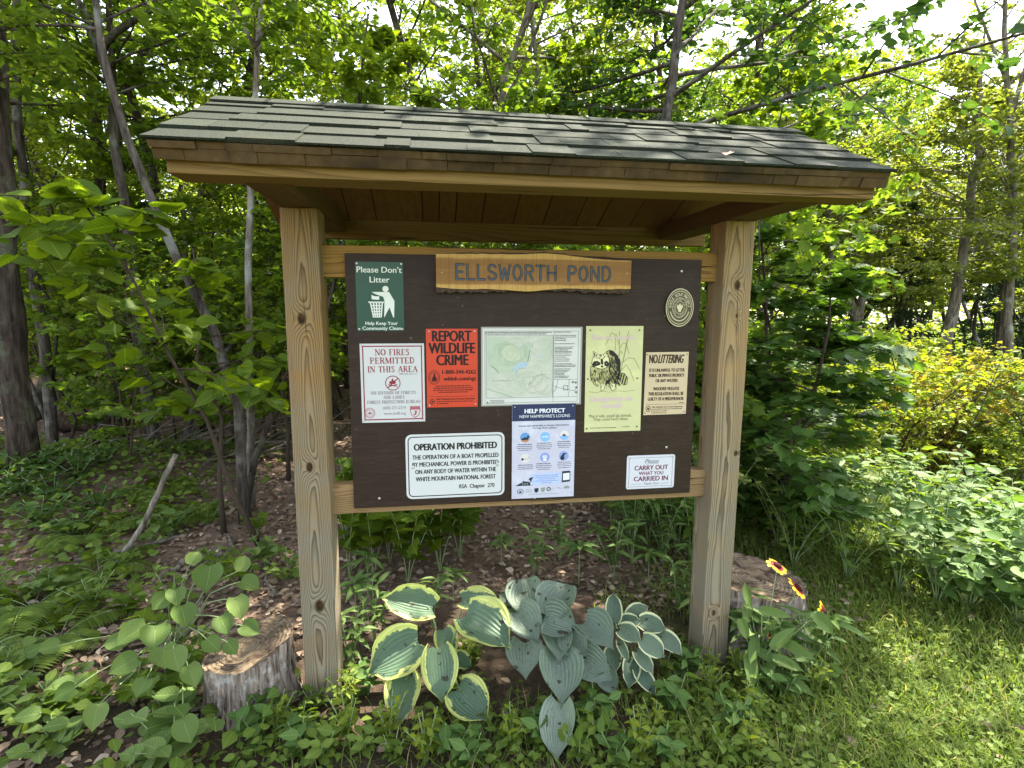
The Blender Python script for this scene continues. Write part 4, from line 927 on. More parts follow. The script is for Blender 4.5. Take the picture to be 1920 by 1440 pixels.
# ------------------------------------------------------------------ trees with trunks one can tell apart
RG = np.random.default_rng(11)
def trunk_tree(name, label, pts, wpx, top, mat, crown=None, limbs=(), base_y=None, lf=None, cat='tree', group=None, taper=.55, shade_boughs=None):
    """pts: photo pixels up the trunk, first one where it meets the ground"""
    b = gat(*pts[0]); b.z = gz(b.x, b.y); Y = b.y if base_y is None else base_y
    if base_y is not None: b = yat(pts[0][0], pts[0][1], Y); b.z = gz(b.x, b.y)
    root = thing(name, label, cat, b, 0, group)
    P = [Vector((0, 0, -.06))]+[yat(px, py, Y+.03*i)-b for i, (px, py) in enumerate(pts[1:])]
    z0 = (b-Vector(CAMP)).dot(CD); r0 = wpx/FPX*z0/2*.88
    d = (P[-1]-P[-2]).normalized()
    if top > P[-1].z: P.append(P[-1]+Vector((d.x*.5, .1, 1)).normalized()*(top-P[-1].z))
    # resample, add bends
    Q = []
    for a, c in zip(P[:-1], P[1:]):
        m = max(2, int((c-a).length/.25))
        for i in range(m): Q.append(a.lerp(c, i/m)+Vector((RG.normal(0, r0*.18), RG.normal(0, r0*.18), 0)))
    Q.append(P[-1])
    ck = dict(z0=1.5, z1=Q[-1].z*.98, nb=16, blen=1.1, nt_=7, lpt=9, leafL=.08, up=.75)
    ck.update(crown or {}); ck['nt_'] += 4; ck['lpt'] += 9; ck['nb'] = int(ck['nb']*1.4); ck['leafL'] *= .72
    vf, la = grow(RG, [q[:] for q in Q], r0, r1=r0*taper*.5, **ck)
    if shade_boughs:
        (v2, f2), l2 = grow(RG, [q[:] for q in Q], r0*.9, r1=r0*.2, **shade_boughs); o_ = len(vf[0]); vf[0].extend(v2); vf[1].extend([tuple(q+o_ for q in f_) for f_ in f2])
        la = tuple(np.concatenate([la[i], l2[i]]) for i in range(5))+(la[5],)
    for lp, lw in limbs:
        q = [yat(px, py, Y+.06)-b for px, py in lp]
        tube(vf[0], vf[1], [p[:] for p in q], [lw/FPX*z0/2*(1-.5*i/(len(q)-1)) for i in range(len(q))], 7, True, .1, 5)
    put('trunk', wood_mesh('trunk', vf), mat, root); put('crown', leaves_of('crown', la, RG), lf or M_lf_tree, root)
    return root
HI = dict(z0=2.6, z1=5.6, nb=14, blen=1.3, nt_=7, lpt=9)
trunk_tree('forest_tree', 'thickest dark trunk, standing at the left end of the forest above the leafy mound', [(48, 930), (28, 700), (4, 480), (-8, 200), (-18, 0)], 54, 6.5, M_bark2, dict(z0=1.7, z1=5.5, nb=18, blen=1.5, nt_=7, lpt=10))
trunk_tree('forest_tree', 'slim mottled trunk leaning left right beside the thickest dark trunk', [(102, 862), (84, 650), (55, 480), (36, 250), (28, 0)], 23, 5, M_bark, HI)
trunk_tree('forest_tree', 'upright dark trunk rising just behind the mossy fallen log', [(228, 800), (206, 620), (192, 490), (186, 300), (170, 0)], 28, 6.5, M_bark2, dict(HI, blen=1.6))
trunk_tree('forked_tree', 'grey forked trunk with one long branch reaching up over the left end of the roof', [(292, 870), (272, 660), (246, 500), (232, 380), (205, 170), (188, 83), (146, 0)], 24, 4.6, M_bark, dict(z0=2.2, z1=4.4, nb=12, blen=1.2), [([(190, 92), (215, 62), (265, 30), (325, -5), (420, -60)], 13), ([(205, 150), (180, 40), (172, -60)], 8)])
trunk_tree('forest_tree', 'long trunk leaning left across the forest, crossing behind the forked trunk', [(462, 985), (446, 760), (402, 625), (333, 480), (268, 333), (212, 173), (180, 0)], 22, 4.4, M_bark, dict(z0=2.2, z1=4.2, nb=11, blen=1.2))
trunk_tree('forest_tree', 'straight pale grey stem near the left post that forks above the roof', [(470, 955), (470, 800), (468, 640), (466, 480), (470, 300), (478, 180), (492, 0)], 17, 5, M_bark3, dict(z0=2.3, z1=4.8, nb=12, blen=1.3), [([(478, 90), (458, 50), (436, 0), (420, -60)], 7), ([(480, 85), (520, 30), (548, 0), (600, -60)], 7)])
trunk_tree('leaning_sapling', 'crooked dark stem bending right toward the left post of the shelter', [(452, 965), (478, 860), (500, 800), (545, 735), (600, 640), (640, 480)], 15, 2.6, M_bark2, dict(z0=1.0, z1=2.4, nb=9, blen=.7, leafL=.07), lf=M_lf_maple)
trunk_tree('leaning_sapling', 'arched bare sapling stem curving right among the twigs left of the shelter', [(338, 850), (366, 750), (398, 685), (450, 630), (520, 560)], 14, 2.2, M_bark, dict(z0=1.1, z1=2.1, nb=8, blen=.8, leafL=.07), lf=M_lf_maple)
trunk_tree('forest_tree', 'brown trunk with ragged bark between the fallen log and the arched sapling', [(285, 850), (262, 640), (248, 520), (238, 400), (215, 200)], 20, 4.5, M_bark2, dict(z0=1.9, z1=4.4, nb=11, blen=1.1))
trunk_tree('young_beech', 'pale leaning trunk seen directly above the middle of the shelter roof', [(905, 800), (930, 300), (948, 150), (986, 30), (1010, -80)], 24, 4.4, M_bark3, dict(z0=1.75, z1=4.2, nb=20, blen=1.5, nt_=8, lpt=9, leafL=.085), base_y=2.1)
trunk_tree('overhanging_tree', 'tree behind the shelter with leafy branches hanging over the roof against the open sky', [(1240, 900), (1235, 500), (1245, 250), (1275, 50), (1300, -120)], 26, 5.3, M_bark, dict(z0=1.6, z1=3.1, nb=18, blen=1.9, nt_=10, lpt=10, leafL=.085, el=(2, 26), azr=(-.9, 1.9), droop=.12), base_y=1.5, shade_boughs=dict(z0=3.3, z1=5.1, nb=20, blen=1.9, nt_=8, lpt=11, leafL=.07, up=.4, el=(-5, 25), azr=(-1.3, .4), prof='flat', droop=.1), lf=leafmat('beech_leaf', (.022, .055, .016), (.055, .105, .028), .42))  # second set of boughs lies above the view, added to shade the roof
# right side, beyond the clearing
FAR = dict(z0=2.0, z1=4.6, nb=28, blen=1.6, nt_=7, lpt=10, leafL=.10)
trunk_tree('forked_maple', 'stout forked trunk with a blunt broken left limb beyond the sunny bushes', [(1602, 700), (1603, 640), (1606, 605), (1590, 570), (1572, 525), (1560, 470)], 24, 4.9, M_bark3, dict(FAR, z0=1.9), [([(1606, 608), (1613, 570), (1620, 545), (1628, 500), (1640, 430)], 17)], base_y=6.6, lf=M_lf_blue)
trunk_tree('maple_tree', 'thickest trunk beyond the sunny bushes, leaning slightly right', [(1766, 720), (1776, 640), (1790, 570), (1812, 450), (1830, 300)], 30, 5.0, M_bark3, dict(FAR, z0=2.0, z1=4.9), base_y=5.0, lf=M_lf_blue)
trunk_tree('maple_tree', 'dark crooked trunk standing right of the thickest trunk beyond the bushes', [(1872, 720), (1871, 655), (1882, 570), (1886, 480), (1890, 300)], 20, 5.0, M_bark, dict(FAR, z1=4.9), base_y=5.6, lf=M_lf_blue)
trunk_tree('birch_tree', 'straight grey trunk just right of the right post beyond the bushes', [(1541, 700), (1543, 600), (1544, 480), (1545, 300)], 13, 5.2, M_bark3, dict(FAR, blen=1.5), base_y=7.6, lf=M_lf_blue)
trunk_tree('birch_tree', 'slim pale trunk left of a matching slim trunk in the far wood', [(1688, 720), (1691, 640), (1694, 560), (1697, 400)], 10, 4.6, M_bark3, dict(FAR, blen=1.2, nb=12), base_y=7.9, lf=M_lf_blue)
trunk_tree('birch_tree', 'slim grey trunk close beside the slim pale trunk in the far wood', [(1702, 720), (1706, 640), (1709, 560), (1714, 400)], 10, 4.4, M_bark, dict(FAR, blen=1.2, nb=12), base_y=7.6, lf=M_lf_blue)
trunk_tree('birch_tree', 'thin curved trunk left of the thickest trunk in the far wood', [(1733, 725), (1738, 660), (1745, 600), (1752, 500)], 9, 4.2, M_bark, dict(FAR, blen=1.1, nb=10), base_y=7.2, lf=M_lf_blue)
trunk_tree('tall_ash', 'tall thinly leaved yellow green tree rising highest at the right edge of the sky', [(1905, 700), (1900, 400), (1895, 200), (1885, 60), (1880, -60)], 20, 6.6, M_bark3, dict(z0=2.2, z1=6.4, nb=22, blen=1.4, nt_=6, lpt=6, leafL=.10, el=(20, 55)), [([(1897, 210), (1925, 120), (1950, 20)], 9), ([(1893, 170), (1850, 60), (1820, -20)], 6)], base_y=4.6, lf=leafmat('ash_leaf', (.09, .13, .03), (.17, .19, .05), .4, (1.6, 1.5, .5)))

# ------------------------------------------------------------------ repeated trees and saplings
def proto(name, label, cat, mats, group, trunk, **kw):
    return vegetable(name, label, cat, (0, 0, 0), RG, trunk, mats, group, **kw)
GS = 'understorey saplings in the shaded forest'; LS = 'slender leafy sapling in the shaded forest understorey left of the shelter'
sap = [proto('sapling', LS, 'sapling', (M_twig, M_lf_maple), GS, wob(RG, 2.5, 8, (.03, 0), .3), r0=.014, z0=.5, z1=2.45, nb=24, blen=.8, nt_=10, lpt=11, leafL=.046, leafW=.95, shape='maple', up=.75),
       proto('sapling', LS, 'sapling', (M_twig, M_lf_back), GS, wob(RG, 3.2, 8, (-.04, .02), .3), r0=.016, z0=.8, z1=3.1, nb=28, blen=.85, nt_=10, lpt=13, leafL=.042, leafW=.58, up=.75),
       proto('sapling', LS, 'sapling', (M_twig, M_lf_tree), GS, wob(RG, 1.9, 8, (.05, -.03), .3), r0=.011, z0=.3, z1=1.8, nb=22, blen=.7, nt_=9, lpt=11, leafL=.048, leafW=.85, shape='maple', up=.75)]
GM = 'tall slim trees deeper in the forest'; LM = 'tall slim tree deep in the forest behind the shelter and to its left'
mid = [proto('slim_tree', LM, 'tree', (M_bark, M_lf_back), GM, wob(RG, 6.2, 10, (.02, .01), .35), r0=.045, z0=1.9, z1=6.0, nb=40, blen=1.35, nt_=11, lpt=16, leafL=.062, leafW=.6, shape='rhomb', up=.8),
       proto('slim_tree', LM, 'tree', (M_bark2, M_lf_tree), GM, wob(RG, 7.0, 10, (-.03, .0), .35), r0=.055, z0=2.2, z1=6.9, nb=40, blen=1.6, nt_=11, lpt=17, leafL=.066, leafW=.6, shape='rhomb', up=.8),
       proto('slim_tree', LM, 'tree', (M_bark3, M_lf_blue), GM, wob(RG, 5.2, 10, (.04, -.01), .35), r0=.035, z0=1.7, z1=5.1, nb=38, blen=1.1, nt_=11, lpt=15, leafL=.058, leafW=.62, shape='rhomb', up=.8)]
GB = 'sunlit yellow green bushes in the clearing'; LB = 'sunlit yellow green bush in the clearing right of the shelter'
def bush(label, mats, group, h, nb, blen, leafL, n=5):
    root = thing('bush', label, 'bush', (0, 0, 0), 0, group); V, Fc = [], []; A = []
    for i in range(n):
        hk = RG.uniform(.6, 1.05); a = 2*math.pi*i/n+RG.normal(0, .3); sp = RG.uniform(.15, .6)
        tr = [(math.cos(a)*sp*h*t*t+RG.normal(0, .01), math.sin(a)*sp*h*t*t+RG.normal(0, .01), h*hk*t-.03) for t in np.linspace(0, 1, 6)]
        (v, f), la = grow(RG, tr, .009, z0=h*.15, z1=h*hk*.97, nb=nb, blen=blen, nt_=5, lpt=7, leafL=leafL, leafW=.6, shape='rhomb', up=.85, el=(10, 50))
        o = len(V); V += v; Fc += [tuple(q+o for q in f_) for f_ in f]; A.append(la)
    la = tuple(np.concatenate([x[i] for x in A]) for i in range(5))+('rhomb',)
    put('stem', wood_mesh('stem', (V, Fc)), mats[0], root); put('foliage', leaves_of('foliage', la, RG), mats[1], root); return root
bsh = [bush(LB, (M_twig, M_lf_lime), GB, 1.05, 12, .42, .042, 7), bush(LB, (M_twig, M_lf_lime), GB, .85, 11, .40, .038, 7), bush(LB, (M_twig, M_lf_mid), GB, .95, 11, .40, .042, 7)]
LG = 'golden bush with orange tinted leaves in the sunny clearing at the right'; GG = 'golden orange tinted bushes in the clearing'
gold = bush(LG, (M_twig, M_lf_gold), GG, .95, 14, .42, .040, 7)
def spruce(h, label, group):
    tr = wob(RG, h, 8, (0, 0), .05); root = thing('spruce', label, 'spruce', (0, 0, 0), 0, group)
    (v, f), la = grow(RG, tr, h*.012, z0=h*.08, z1=h*.98, nb=int(h*15), blen=h*.20, nt_=9, lpt=9, leafL=.10, leafW=.22, shape='rhomb', up=.5, el=(-8, 12), droop=.25, prof='cone', twig=.3)
    put('trunk', wood_mesh('trunk', (v, f)), M_bark2, root); put('crown', leaves_of('crown', la, RG), M_needle, root); return root
GP = 'spruces behind the clearing'; LP_ = 'young spruce with level branches among the trunks behind the clearing'
spr = [spruce(4.6, LP_, GP), spruce(3.4, LP_, GP)]

def polar(D, px):      # ground spot at view depth D under photo column px
    q = ray(px, 574.); q = Vector((q.x, q.y, 0)); return Vector((CAMP[0], CAMP[1], 0))+q*D
used = set()
def place(protos, spots, label, group, smin=.85, smax=1.15):
    for i, (x, y) in enumerate(spots):
        p = protos[i % len(protos)]; s = RG.uniform(smin, smax); loc = (x, y, gz(x, y)-.02); rz = RG.uniform(0, 6.28)
        if p.name not in used:
            used.add(p.name); p.location = loc; p.rotation_euler = (0, 0, rz); p.scale = (s, s, s); p['label'] = label; p['group'] = group
        else: again(p, loc, rz, label, group, s)
def spots(n, d0, d1, p0, p1, mind=.5, seed=0):
    rg = np.random.default_rng(seed); out = []; tries = 0
    while len(out) < n and tries < 5000:
        tries += 1; D = math.sqrt(rg.uniform(d0*d0, d1*d1)); v = polar(D, rg.uniform(p0, p1))
        if all((v.x-a)**2+(v.y-b)**2 > mind*mind for a, b in out): out.append((v.x, v.y))
    return out
LPO = 'thin bare pole like trunk among the shaded forest stems left of the shelter'; GPO = 'thin pole like trunks in the left forest'
pole = [proto('pole_tree', LPO, 'tree', (M_bark, M_lf_back), GPO, wob(RG, 5.0, 12, (.02, 0), .3), r0=.020, z0=2.0, z1=4.9, nb=20, blen=.9, nt_=8, lpt=10, leafL=.06, shape='rhomb', up=.8), proto('pole_tree', LPO, 'tree', (M_bark2, M_lf_back), GPO, wob(RG, 4.4, 12, (-.05, .02), .4), r0=.016, z0=1.8, z1=4.3, nb=18, blen=.8, nt_=8, lpt=10, leafL=.055, shape='rhomb', up=.8), proto('pole_tree', LPO, 'tree', (M_bark2, M_lf_back), GPO, wob(RG, 4.0, 12, (.07, .0), .4), r0=.014, z0=1.7, z1=3.9, nb=18, blen=.8, nt_=8, lpt=9, leafL=.055, shape='rhomb', up=.8)]
L9 = 'low leafy maple sapling close behind the left post and the leaning stems'
place([sap[2], sap[0]], spots(13, 2.9, 4.6, 150, 600, .35, 41), L9, 'low saplings behind the left post', .7, .95)
place(pole, spots(30, 3.6, 8.0, -60, 650, .3, 21), LPO, GPO)
place(sap, spots(16, 4.0, 7.2, -120, 640, .45, 1), LS, GS)
place(mid, spots(8, 4.2, 7.2, -250, 700, .9, 2), LM, GM)
L2 = 'leafy sapling standing behind the notice board panel'; G2 = 'saplings behind the notice board panel'
place(sap, spots(18, 2.8, 7, 640, 1400, .6, 3), L2, G2)
L3 = 'slim woodland tree rising behind the shelter roof'; G3 = 'trees rising behind the shelter roof'
place(mid, spots(19, 4.8, 9, 600, 1500, .85, 4), L3, G3)
L4 = 'pale sunlit bush glimpsed between the trunks of the left forest'; G4 = 'bushes glimpsed between the left forest trunks'
place(bsh, spots(90, 7.0, 13, -150, 1350, .6, 5), L4, G4, 1.2, 2.3)
L8 = 'bright leafy sapling in the lit gap beyond the shaded trunks of the left forest'; place(sap, spots(36, 7.2, 12, -200, 1300, .7, 31), L8, 'bright saplings beyond the shaded trunks', 1.0, 1.4)
L5 = 'distant tree closing the far side of the forest left of the shelter'; G5 = 'distant trees closing the far left forest'
place(mid, spots(44, 15, 22, -250, 1400, 1.0, 6), L5, G5, .85, 1.2)
place(bsh, spots(40, 3.3, 8.8, 1470, 2080, .5, 7), LB, GB, .5, 1.45)
place([gold], spots(7, 4.0, 6.2, 1720, 1990, .5, 8), LG, GG, .85, 1.15)
place(spr, spots(9, 9.5, 14, 1440, 2000, 1.0, 9), LP_, GP, .8, 1.2)
L6 = 'distant woodland tree beyond the clearing right of the shelter'; G6 = 'distant trees beyond the clearing'
place(mid, spots(14, 9, 16, 1380, 1600, 1.0, 10), L6, G6, .95, 1.2)
place(mid, spots(30, 12.5, 18, 1600, 2080, .9, 12), L6, G6, 1.05, 1.3)

# ------------------------------------------------------------------ far wood, litter, grass
def cloud(name, mat, P, L, W, shape, rng, up=.5, kind='stuff', t=None):
    n = len(P); az = rng.uniform(0, 6.28, n); T = np.stack([np.cos(az), np.sin(az), rng.normal(0, .25, n)], 1) if t is None else t
    Nn = np.array([0, 0, 1.])[None]+rng.normal(0, up, (n, 3)); Ls = L*rng.uniform(.6, 1.3, n)
    return tag(put(name, leaf_mesh(name, P, T, Nn, Ls, Ls*W, shape, None, rng), mat), kind=kind)
RF = np.random.default_rng(77)
n = 34000; px = RF.uniform(-300, 2250, n); D = RF.uniform(17, 25, n); hh = np.where(px < 1400, 5.0, 3.2)*RF.random(n)**1.25
P = []
for a, d_, h in zip(px, D, hh):
    v = polar(d_, a); w_ = mnoise.noise(Vector((v.x*.25, v.y*.25, h*.4)))
    P.append((v.x, v.y, gz(v.x, v.y)+h*(1+.5*w_)))
cloud('far_woods', M_lf_back, np.array(P), .22, .6, 'rhomb', RF, .6)
lit_w = lambda x, y: (.95 if (y > .28+.2*math.sin(x*3) and x < 1.7+.25*y) or x < -.25-.3*(.3-y) else .06)*(1 if inview(x, y) else 0)*(1.2/(1+.25*max(0, y)))
P = scatter(RF, 30000, (-4.5, 2.6, -.9, 5.5, lit_w), .004)
P[:, 2] += RF.uniform(0, .012, len(P))
cloud('leaf_litter', M_litter, P, .030, .62, 'ovate', RF, .35)
gr_w = lambda x, y: min(1, max(0, (x-.75)*1.6-y*.7+.5*mnoise.noise(Vector((x*3, y*3, 0)))+.12))*(1 if inview(x, y) and y < .9+.2*x and not (-.1 < y < .2 and x < 1.1) else 0)
P = scatter(RF, 42000, (.2, 4.5, -.75, 2.0, gr_w))
n = len(P); az = RF.uniform(0, 6.28, n); T = np.stack([np.cos(az)*.8, np.sin(az)*.8, RF.uniform(.3, 1.4, n)], 1)
Nn = np.stack([-np.cos(az), -np.sin(az), np.full(n, .9)], 1); Ls = RF.uniform(.03, .085, n)
tag(put('lawn_grass', leaf_mesh('lawn_grass', P, T, Nn, Ls, np.full(n, .0034), 'blade', None, RF), M_grass), kind='stuff')
P = scatter(RF, 12000, (.1, 4.5, -.75, 2.0, lambda x, y: gr_w(x, y)*.9+.02*(inview(x, y) and y < .1)), .018); P[:, 2] += RF.uniform(-.008, .02, len(P))
cloud('clover_cover', M_lf_mid, P, .017, .8, 'ovate', RF, .4)
gc_w = lambda x, y: (1 if inview(x, y) else 0)*max(0, min(1, (-.75-x)*1.1+.9*mnoise.noise(Vector((x*2.2, y*2.2, 5)))+(.75 if y < .1 and x < -.1 else 0)+1.3*math.exp(-((x+1.95)**2/.5+(y-2.0)**2/.4))-.12*max(0, y-1.2)))
P = scatter(RF, 5000, (-4.2, -.05, -.8, 3.6, gc_w), .02); P[:, 2] += RF.uniform(0, .09, len(P))
cloud('ground_cover', M_lf_mid, P, .040, .75, 'ovate', RF, .45)
# strip of weeds along the bottom of the picture
P = scatter(RF, 3200, (-.5, 1.2, -.75, -.02, lambda x, y: max(0, .45+.9*mnoise.noise(Vector((x*5, y*5, 9)))-(.4 if y > -.14 else 0))), .012); P[:, 2] += RF.uniform(0, .035, len(P))
cloud('weed_cover', M_lf_mid, P, .026, .62, 'ovate', RF, .45)
P = scatter(RF, 3000, (-.5, 1.1, -.75, -.1, lambda x, y: max(0, .4+.9*mnoise.noise(Vector((x*4, y*4, 19))))))
n = len(P); az = RF.uniform(0, 6.28, n); T = np.stack([np.cos(az)*.8, np.sin(az)*.8, RF.uniform(.2, 1.2, n)], 1)
Nn = np.stack([-np.cos(az), -np.sin(az), np.full(n, .9)], 1)
tag(put('thin_grass', leaf_mesh('thin_grass', P, T, Nn, RF.uniform(.03, .08, n), np.full(n, .003), 'blade', None, RF), M_grass), kind='stuff')

# ------------------------------------------------------------------ stumps
def stump(label, c, r, h, slant, seed, hole=None):
    rg = np.random.default_rng(seed); root = thing('tree_stump', label, 'stump', (c[0], c[1], gz(*c)-.02))
    NA_, NH = 160, 18; V = []; F = []
    fl = [(k, rg.uniform(0, 6.28), rg.uniform(.2, 1)) for k in (2, 3, 5, 9, 14, 23, 37, 52)]
    def rad(t, q):
        x = sum(a/(k**.8)*math.sin(k*t+ph+.25*math.sin(3*q+k)) for k, ph, a in fl)
        rr = r*(1+.095*x+.05*mnoise.noise(Vector((t*5, q*2, seed)))+.20*(1-q)**3+.02*math.sin(9*q+5*t)-.05*max(0, math.sin(17*t+1.5*math.sin(4*q+t)+seed))**6-.04*max(0, math.sin(29*t+2*math.sin(3*q)))**5)+.004*mnoise.noise(Vector((t*14, q*5, seed)))
        if hole:
            d = ((math.atan2(math.sin(t-hole[0]), math.cos(t-hole[0]))/hole[2])**2+((q-hole[1])/hole[3])**2)
            rr -= r*.45*math.exp(-d**2)
        return rr
    for j in range(NH+1):
        q = j/NH
        for i in range(NA_):
            t = 2*math.pi*i/NA_; rr = rad(t, q); x, y = rr*math.cos(t), rr*math.sin(t)
            V.append((x, y, h*q*(1+(slant[0]*x+slant[1]*y)/r)+(.003*mnoise.noise(Vector((t*6, 3, seed))) if j == NH else 0)))
    for j in range(NH):
        for i in range(NA_): k = (i+1) % NA_; F.append((j*NA_+i, j*NA_+k, (j+1)*NA_+k, (j+1)*NA_+i))
    me = bpy.data.meshes.new('bark'); me.from_pydata(V, [], F); me.update(); me.shade_smooth(); put('bark', me, M_stump, root)
    V2 = []; F2 = []; NR = 12
    for j in range(NR+1):
        s = j/NR
        for i in range(NA_):
            a = V[NH*NA_+i]; z = a[2]; x, y = a[0]*s*.985, a[1]*s*.985
            zz = h*(1+(slant[0]*x+slant[1]*y)/r)-.010*(1-s**6)+.009*mnoise.noise(Vector((x*22, y*22, seed)))
            V2.append((x, y, zz*(1-s**8)+(z-.002)*s**8))
    for j in range(NR):
        for i in range(NA_): k = (i+1) % NA_; F2.append((j*NA_+i, j*NA_+k, (j+1)*NA_+k, (j+1)*NA_+i) if False else (j*NA_+i, (j+1)*NA_+i, (j+1)*NA_+k, j*NA_+k))
    me = bpy.data.meshes.new('cut_top'); me.from_pydata(V2, [], F2); me.update(); me.shade_smooth(); put('cut_top', me, M_cut, root)
    return root
N = NT('weathered_stump_side', .9, .12); co = N.coord('Object')
f = N.noise(N.coord('Object', (70, 70, 9)), 1., 5, .65, .5); g = N.noise(co, 26, 5, .6); h_ = N.noise(co, 9, 3)
c = N.mix(N.ramp(f, (.35, (0,)*3), (.62, (1,)*3)), lin('3d3129'), lin('a89a8a')); c = N.mix(N.n('ShaderNodeMapRange', i0=g, i1=.52, i2=.62, i3=0., i4=.45).outputs[0], c, lin('c8c6bd')); c = N.mix(N.n('ShaderNodeMapRange', i0=h_, i1=.55, i2=.7, i3=0., i4=.5).outputs[0], c, lin('6c5a49'))
N.base(c); N.bump(N.math('ADD', f, N.math('MULTIPLY', g, .5)), 1., .012); M_stump = N.m
N = NT('weathered_stump_top', .9, .12); co = N.coord('Object'); sx = N.n('ShaderNodeSeparateXYZ', i0=co).outputs
rr = N.math('SQRT', N.math('ADD', N.math('MULTIPLY', sx[0], sx[0]), N.math('MULTIPLY', sx[1], sx[1])))
f = N.noise(co, 30, 5, .65); cr = N.noise(N.coord('Object', (26, 34, 20)), 1., 4, .6, .6)
rings = N.math('SINE', N.math('MULTIPLY', N.math('ADD', rr, N.math('MULTIPLY', f, .02)), 520.))
c = N.mix(N.ramp(cr, (.34, (0,)*3), (.6, (1,)*3)), lin('3a2f26'), lin('86755f')); c = N.mix(N.math('MULTIPLY', N.math('ADD', rings, 1.), .14), c, lin('4a3a2c')); N.base(c); N.bump(N.math('ADD', cr, N.math('MULTIPLY', rings, .15)), .9, .012); M_cut = N.m
stump('pale weathered tree stump with a dark rot hole, beside the left post', (-.300, .020), .112, .186, (.10, .06), 3, (4.05, .22, .20, .22))
stump('wide grey tree stump behind the yellow and red flowers right of the right post', (1.262, .105), .158, .235, (-.08, .05), 8)

# ------------------------------------------------------------------ leaves laid out one by one
def big_leaf(px, py, L, W, ang, z, up=.75, tilt=0., cup=.25, fold=.12, notch=.35, tipw=1.0, pnt=1.25, nu=12, nv=8, name='leaf', seed=0):
    """one broad leaf: photo pixel of its middle, pixel length and width, direction of the tip in the picture, height above ground"""
    c = gat(px, py, z); dep = (c-Vector(CAMP)).dot(CD); k = dep/FPX
    vw = (c-Vector(CAMP)).normalized(); n = (Vector((0, 0, 1))*up-Vector((vw.x, vw.y, 0)).normalized()*(1-up)+CR*tilt).normalized()
    a, b = math.cos(ang), -math.sin(ang)
    t2 = CR*a+CU*b; t = t2-vw*(t2.dot(n)/vw.dot(n)); ln = L*k*(t.length*.65+.35); t.normalize(); bb = n.cross(t); Wd = W*k*1.06
    V = []; F = []; UV = []; rg = random.Random(seed*7+int(px))
    for i in range(nu+1):
        u = i/nu
        hw = (math.sin(math.pi*min(1, u*.93+.07)**.80)**.62)*(1-u**6*.25)*.5
        if u > .76: hw *= max(0, 1-((u-.76)/.24)**pnt)**.75
        for j in range(-nv, nv+1):
            s = j/nv
            back = -notch*.32*(abs(s)**1.2)*(1-u)**2.2 if u < .6 else 0
            uu = (u-.5)+back+.0
            lift = cup*(s*s)*hw*1.6-fold*(1-abs(s))*hw*.5-.30*max(0, u-.55)**2*1.8+.022*math.sin(8*u+3*s+seed)*abs(s)**1.5+.010*rg.uniform(-1, 1)*abs(s)
            p = c+t*(uu*ln)+bb*(s*hw*Wd)+n*(lift*Wd); V.append(p[:]); UV.append((u, s))
    m = 2*nv+1
    for i in range(nu):
        for j in range(m-1): F.append((i*m+j, i*m+j+1, (i+1)*m+j+1, (i+1)*m+j))
    base = c+t*(-.42*ln)
    return V, F, UV, base, n, t
def leaf_obj(name, parent, mats, V, F, UV, tint, stalk=None, sr=.0035):
    nf = len(F)
    V = list(V); F = list(F); UV = list(UV)
    if stalk:
        v2, f2 = [], []; tube(v2, f2, stalk, [sr*(1-.3*i/(len(stalk)-1)) for i in range(len(stalk))], 6, False)
        o = len(V); V += v2; F += [tuple(q+o for q in f_) for f_ in f2]; UV += [(0, 0)]*len(v2)
    me = bpy.data.meshes.new(name); L0 = Vector(parent.location)
    me.from_pydata([(v[0]-L0.x, v[1]-L0.y, v[2]-L0.z) for v in V], [], F); me.update(); me.shade_smooth()
    a = me.attributes.new('lc', 'FLOAT2', 'POINT'); a.data.foreach_set('vector', np.array(UV, np.float32).ravel())
    a = me.attributes.new('tint', 'FLOAT', 'POINT'); a.data.foreach_set('value', np.full(len(V), tint, np.float32))
    for m in mats: me.materials.append(m)
    if len(mats) > 1: me.polygons.foreach_set('material_index', np.array([0]*nf+[1]*(len(F)-nf), np.int32))
    return put(name, me, None, parent)
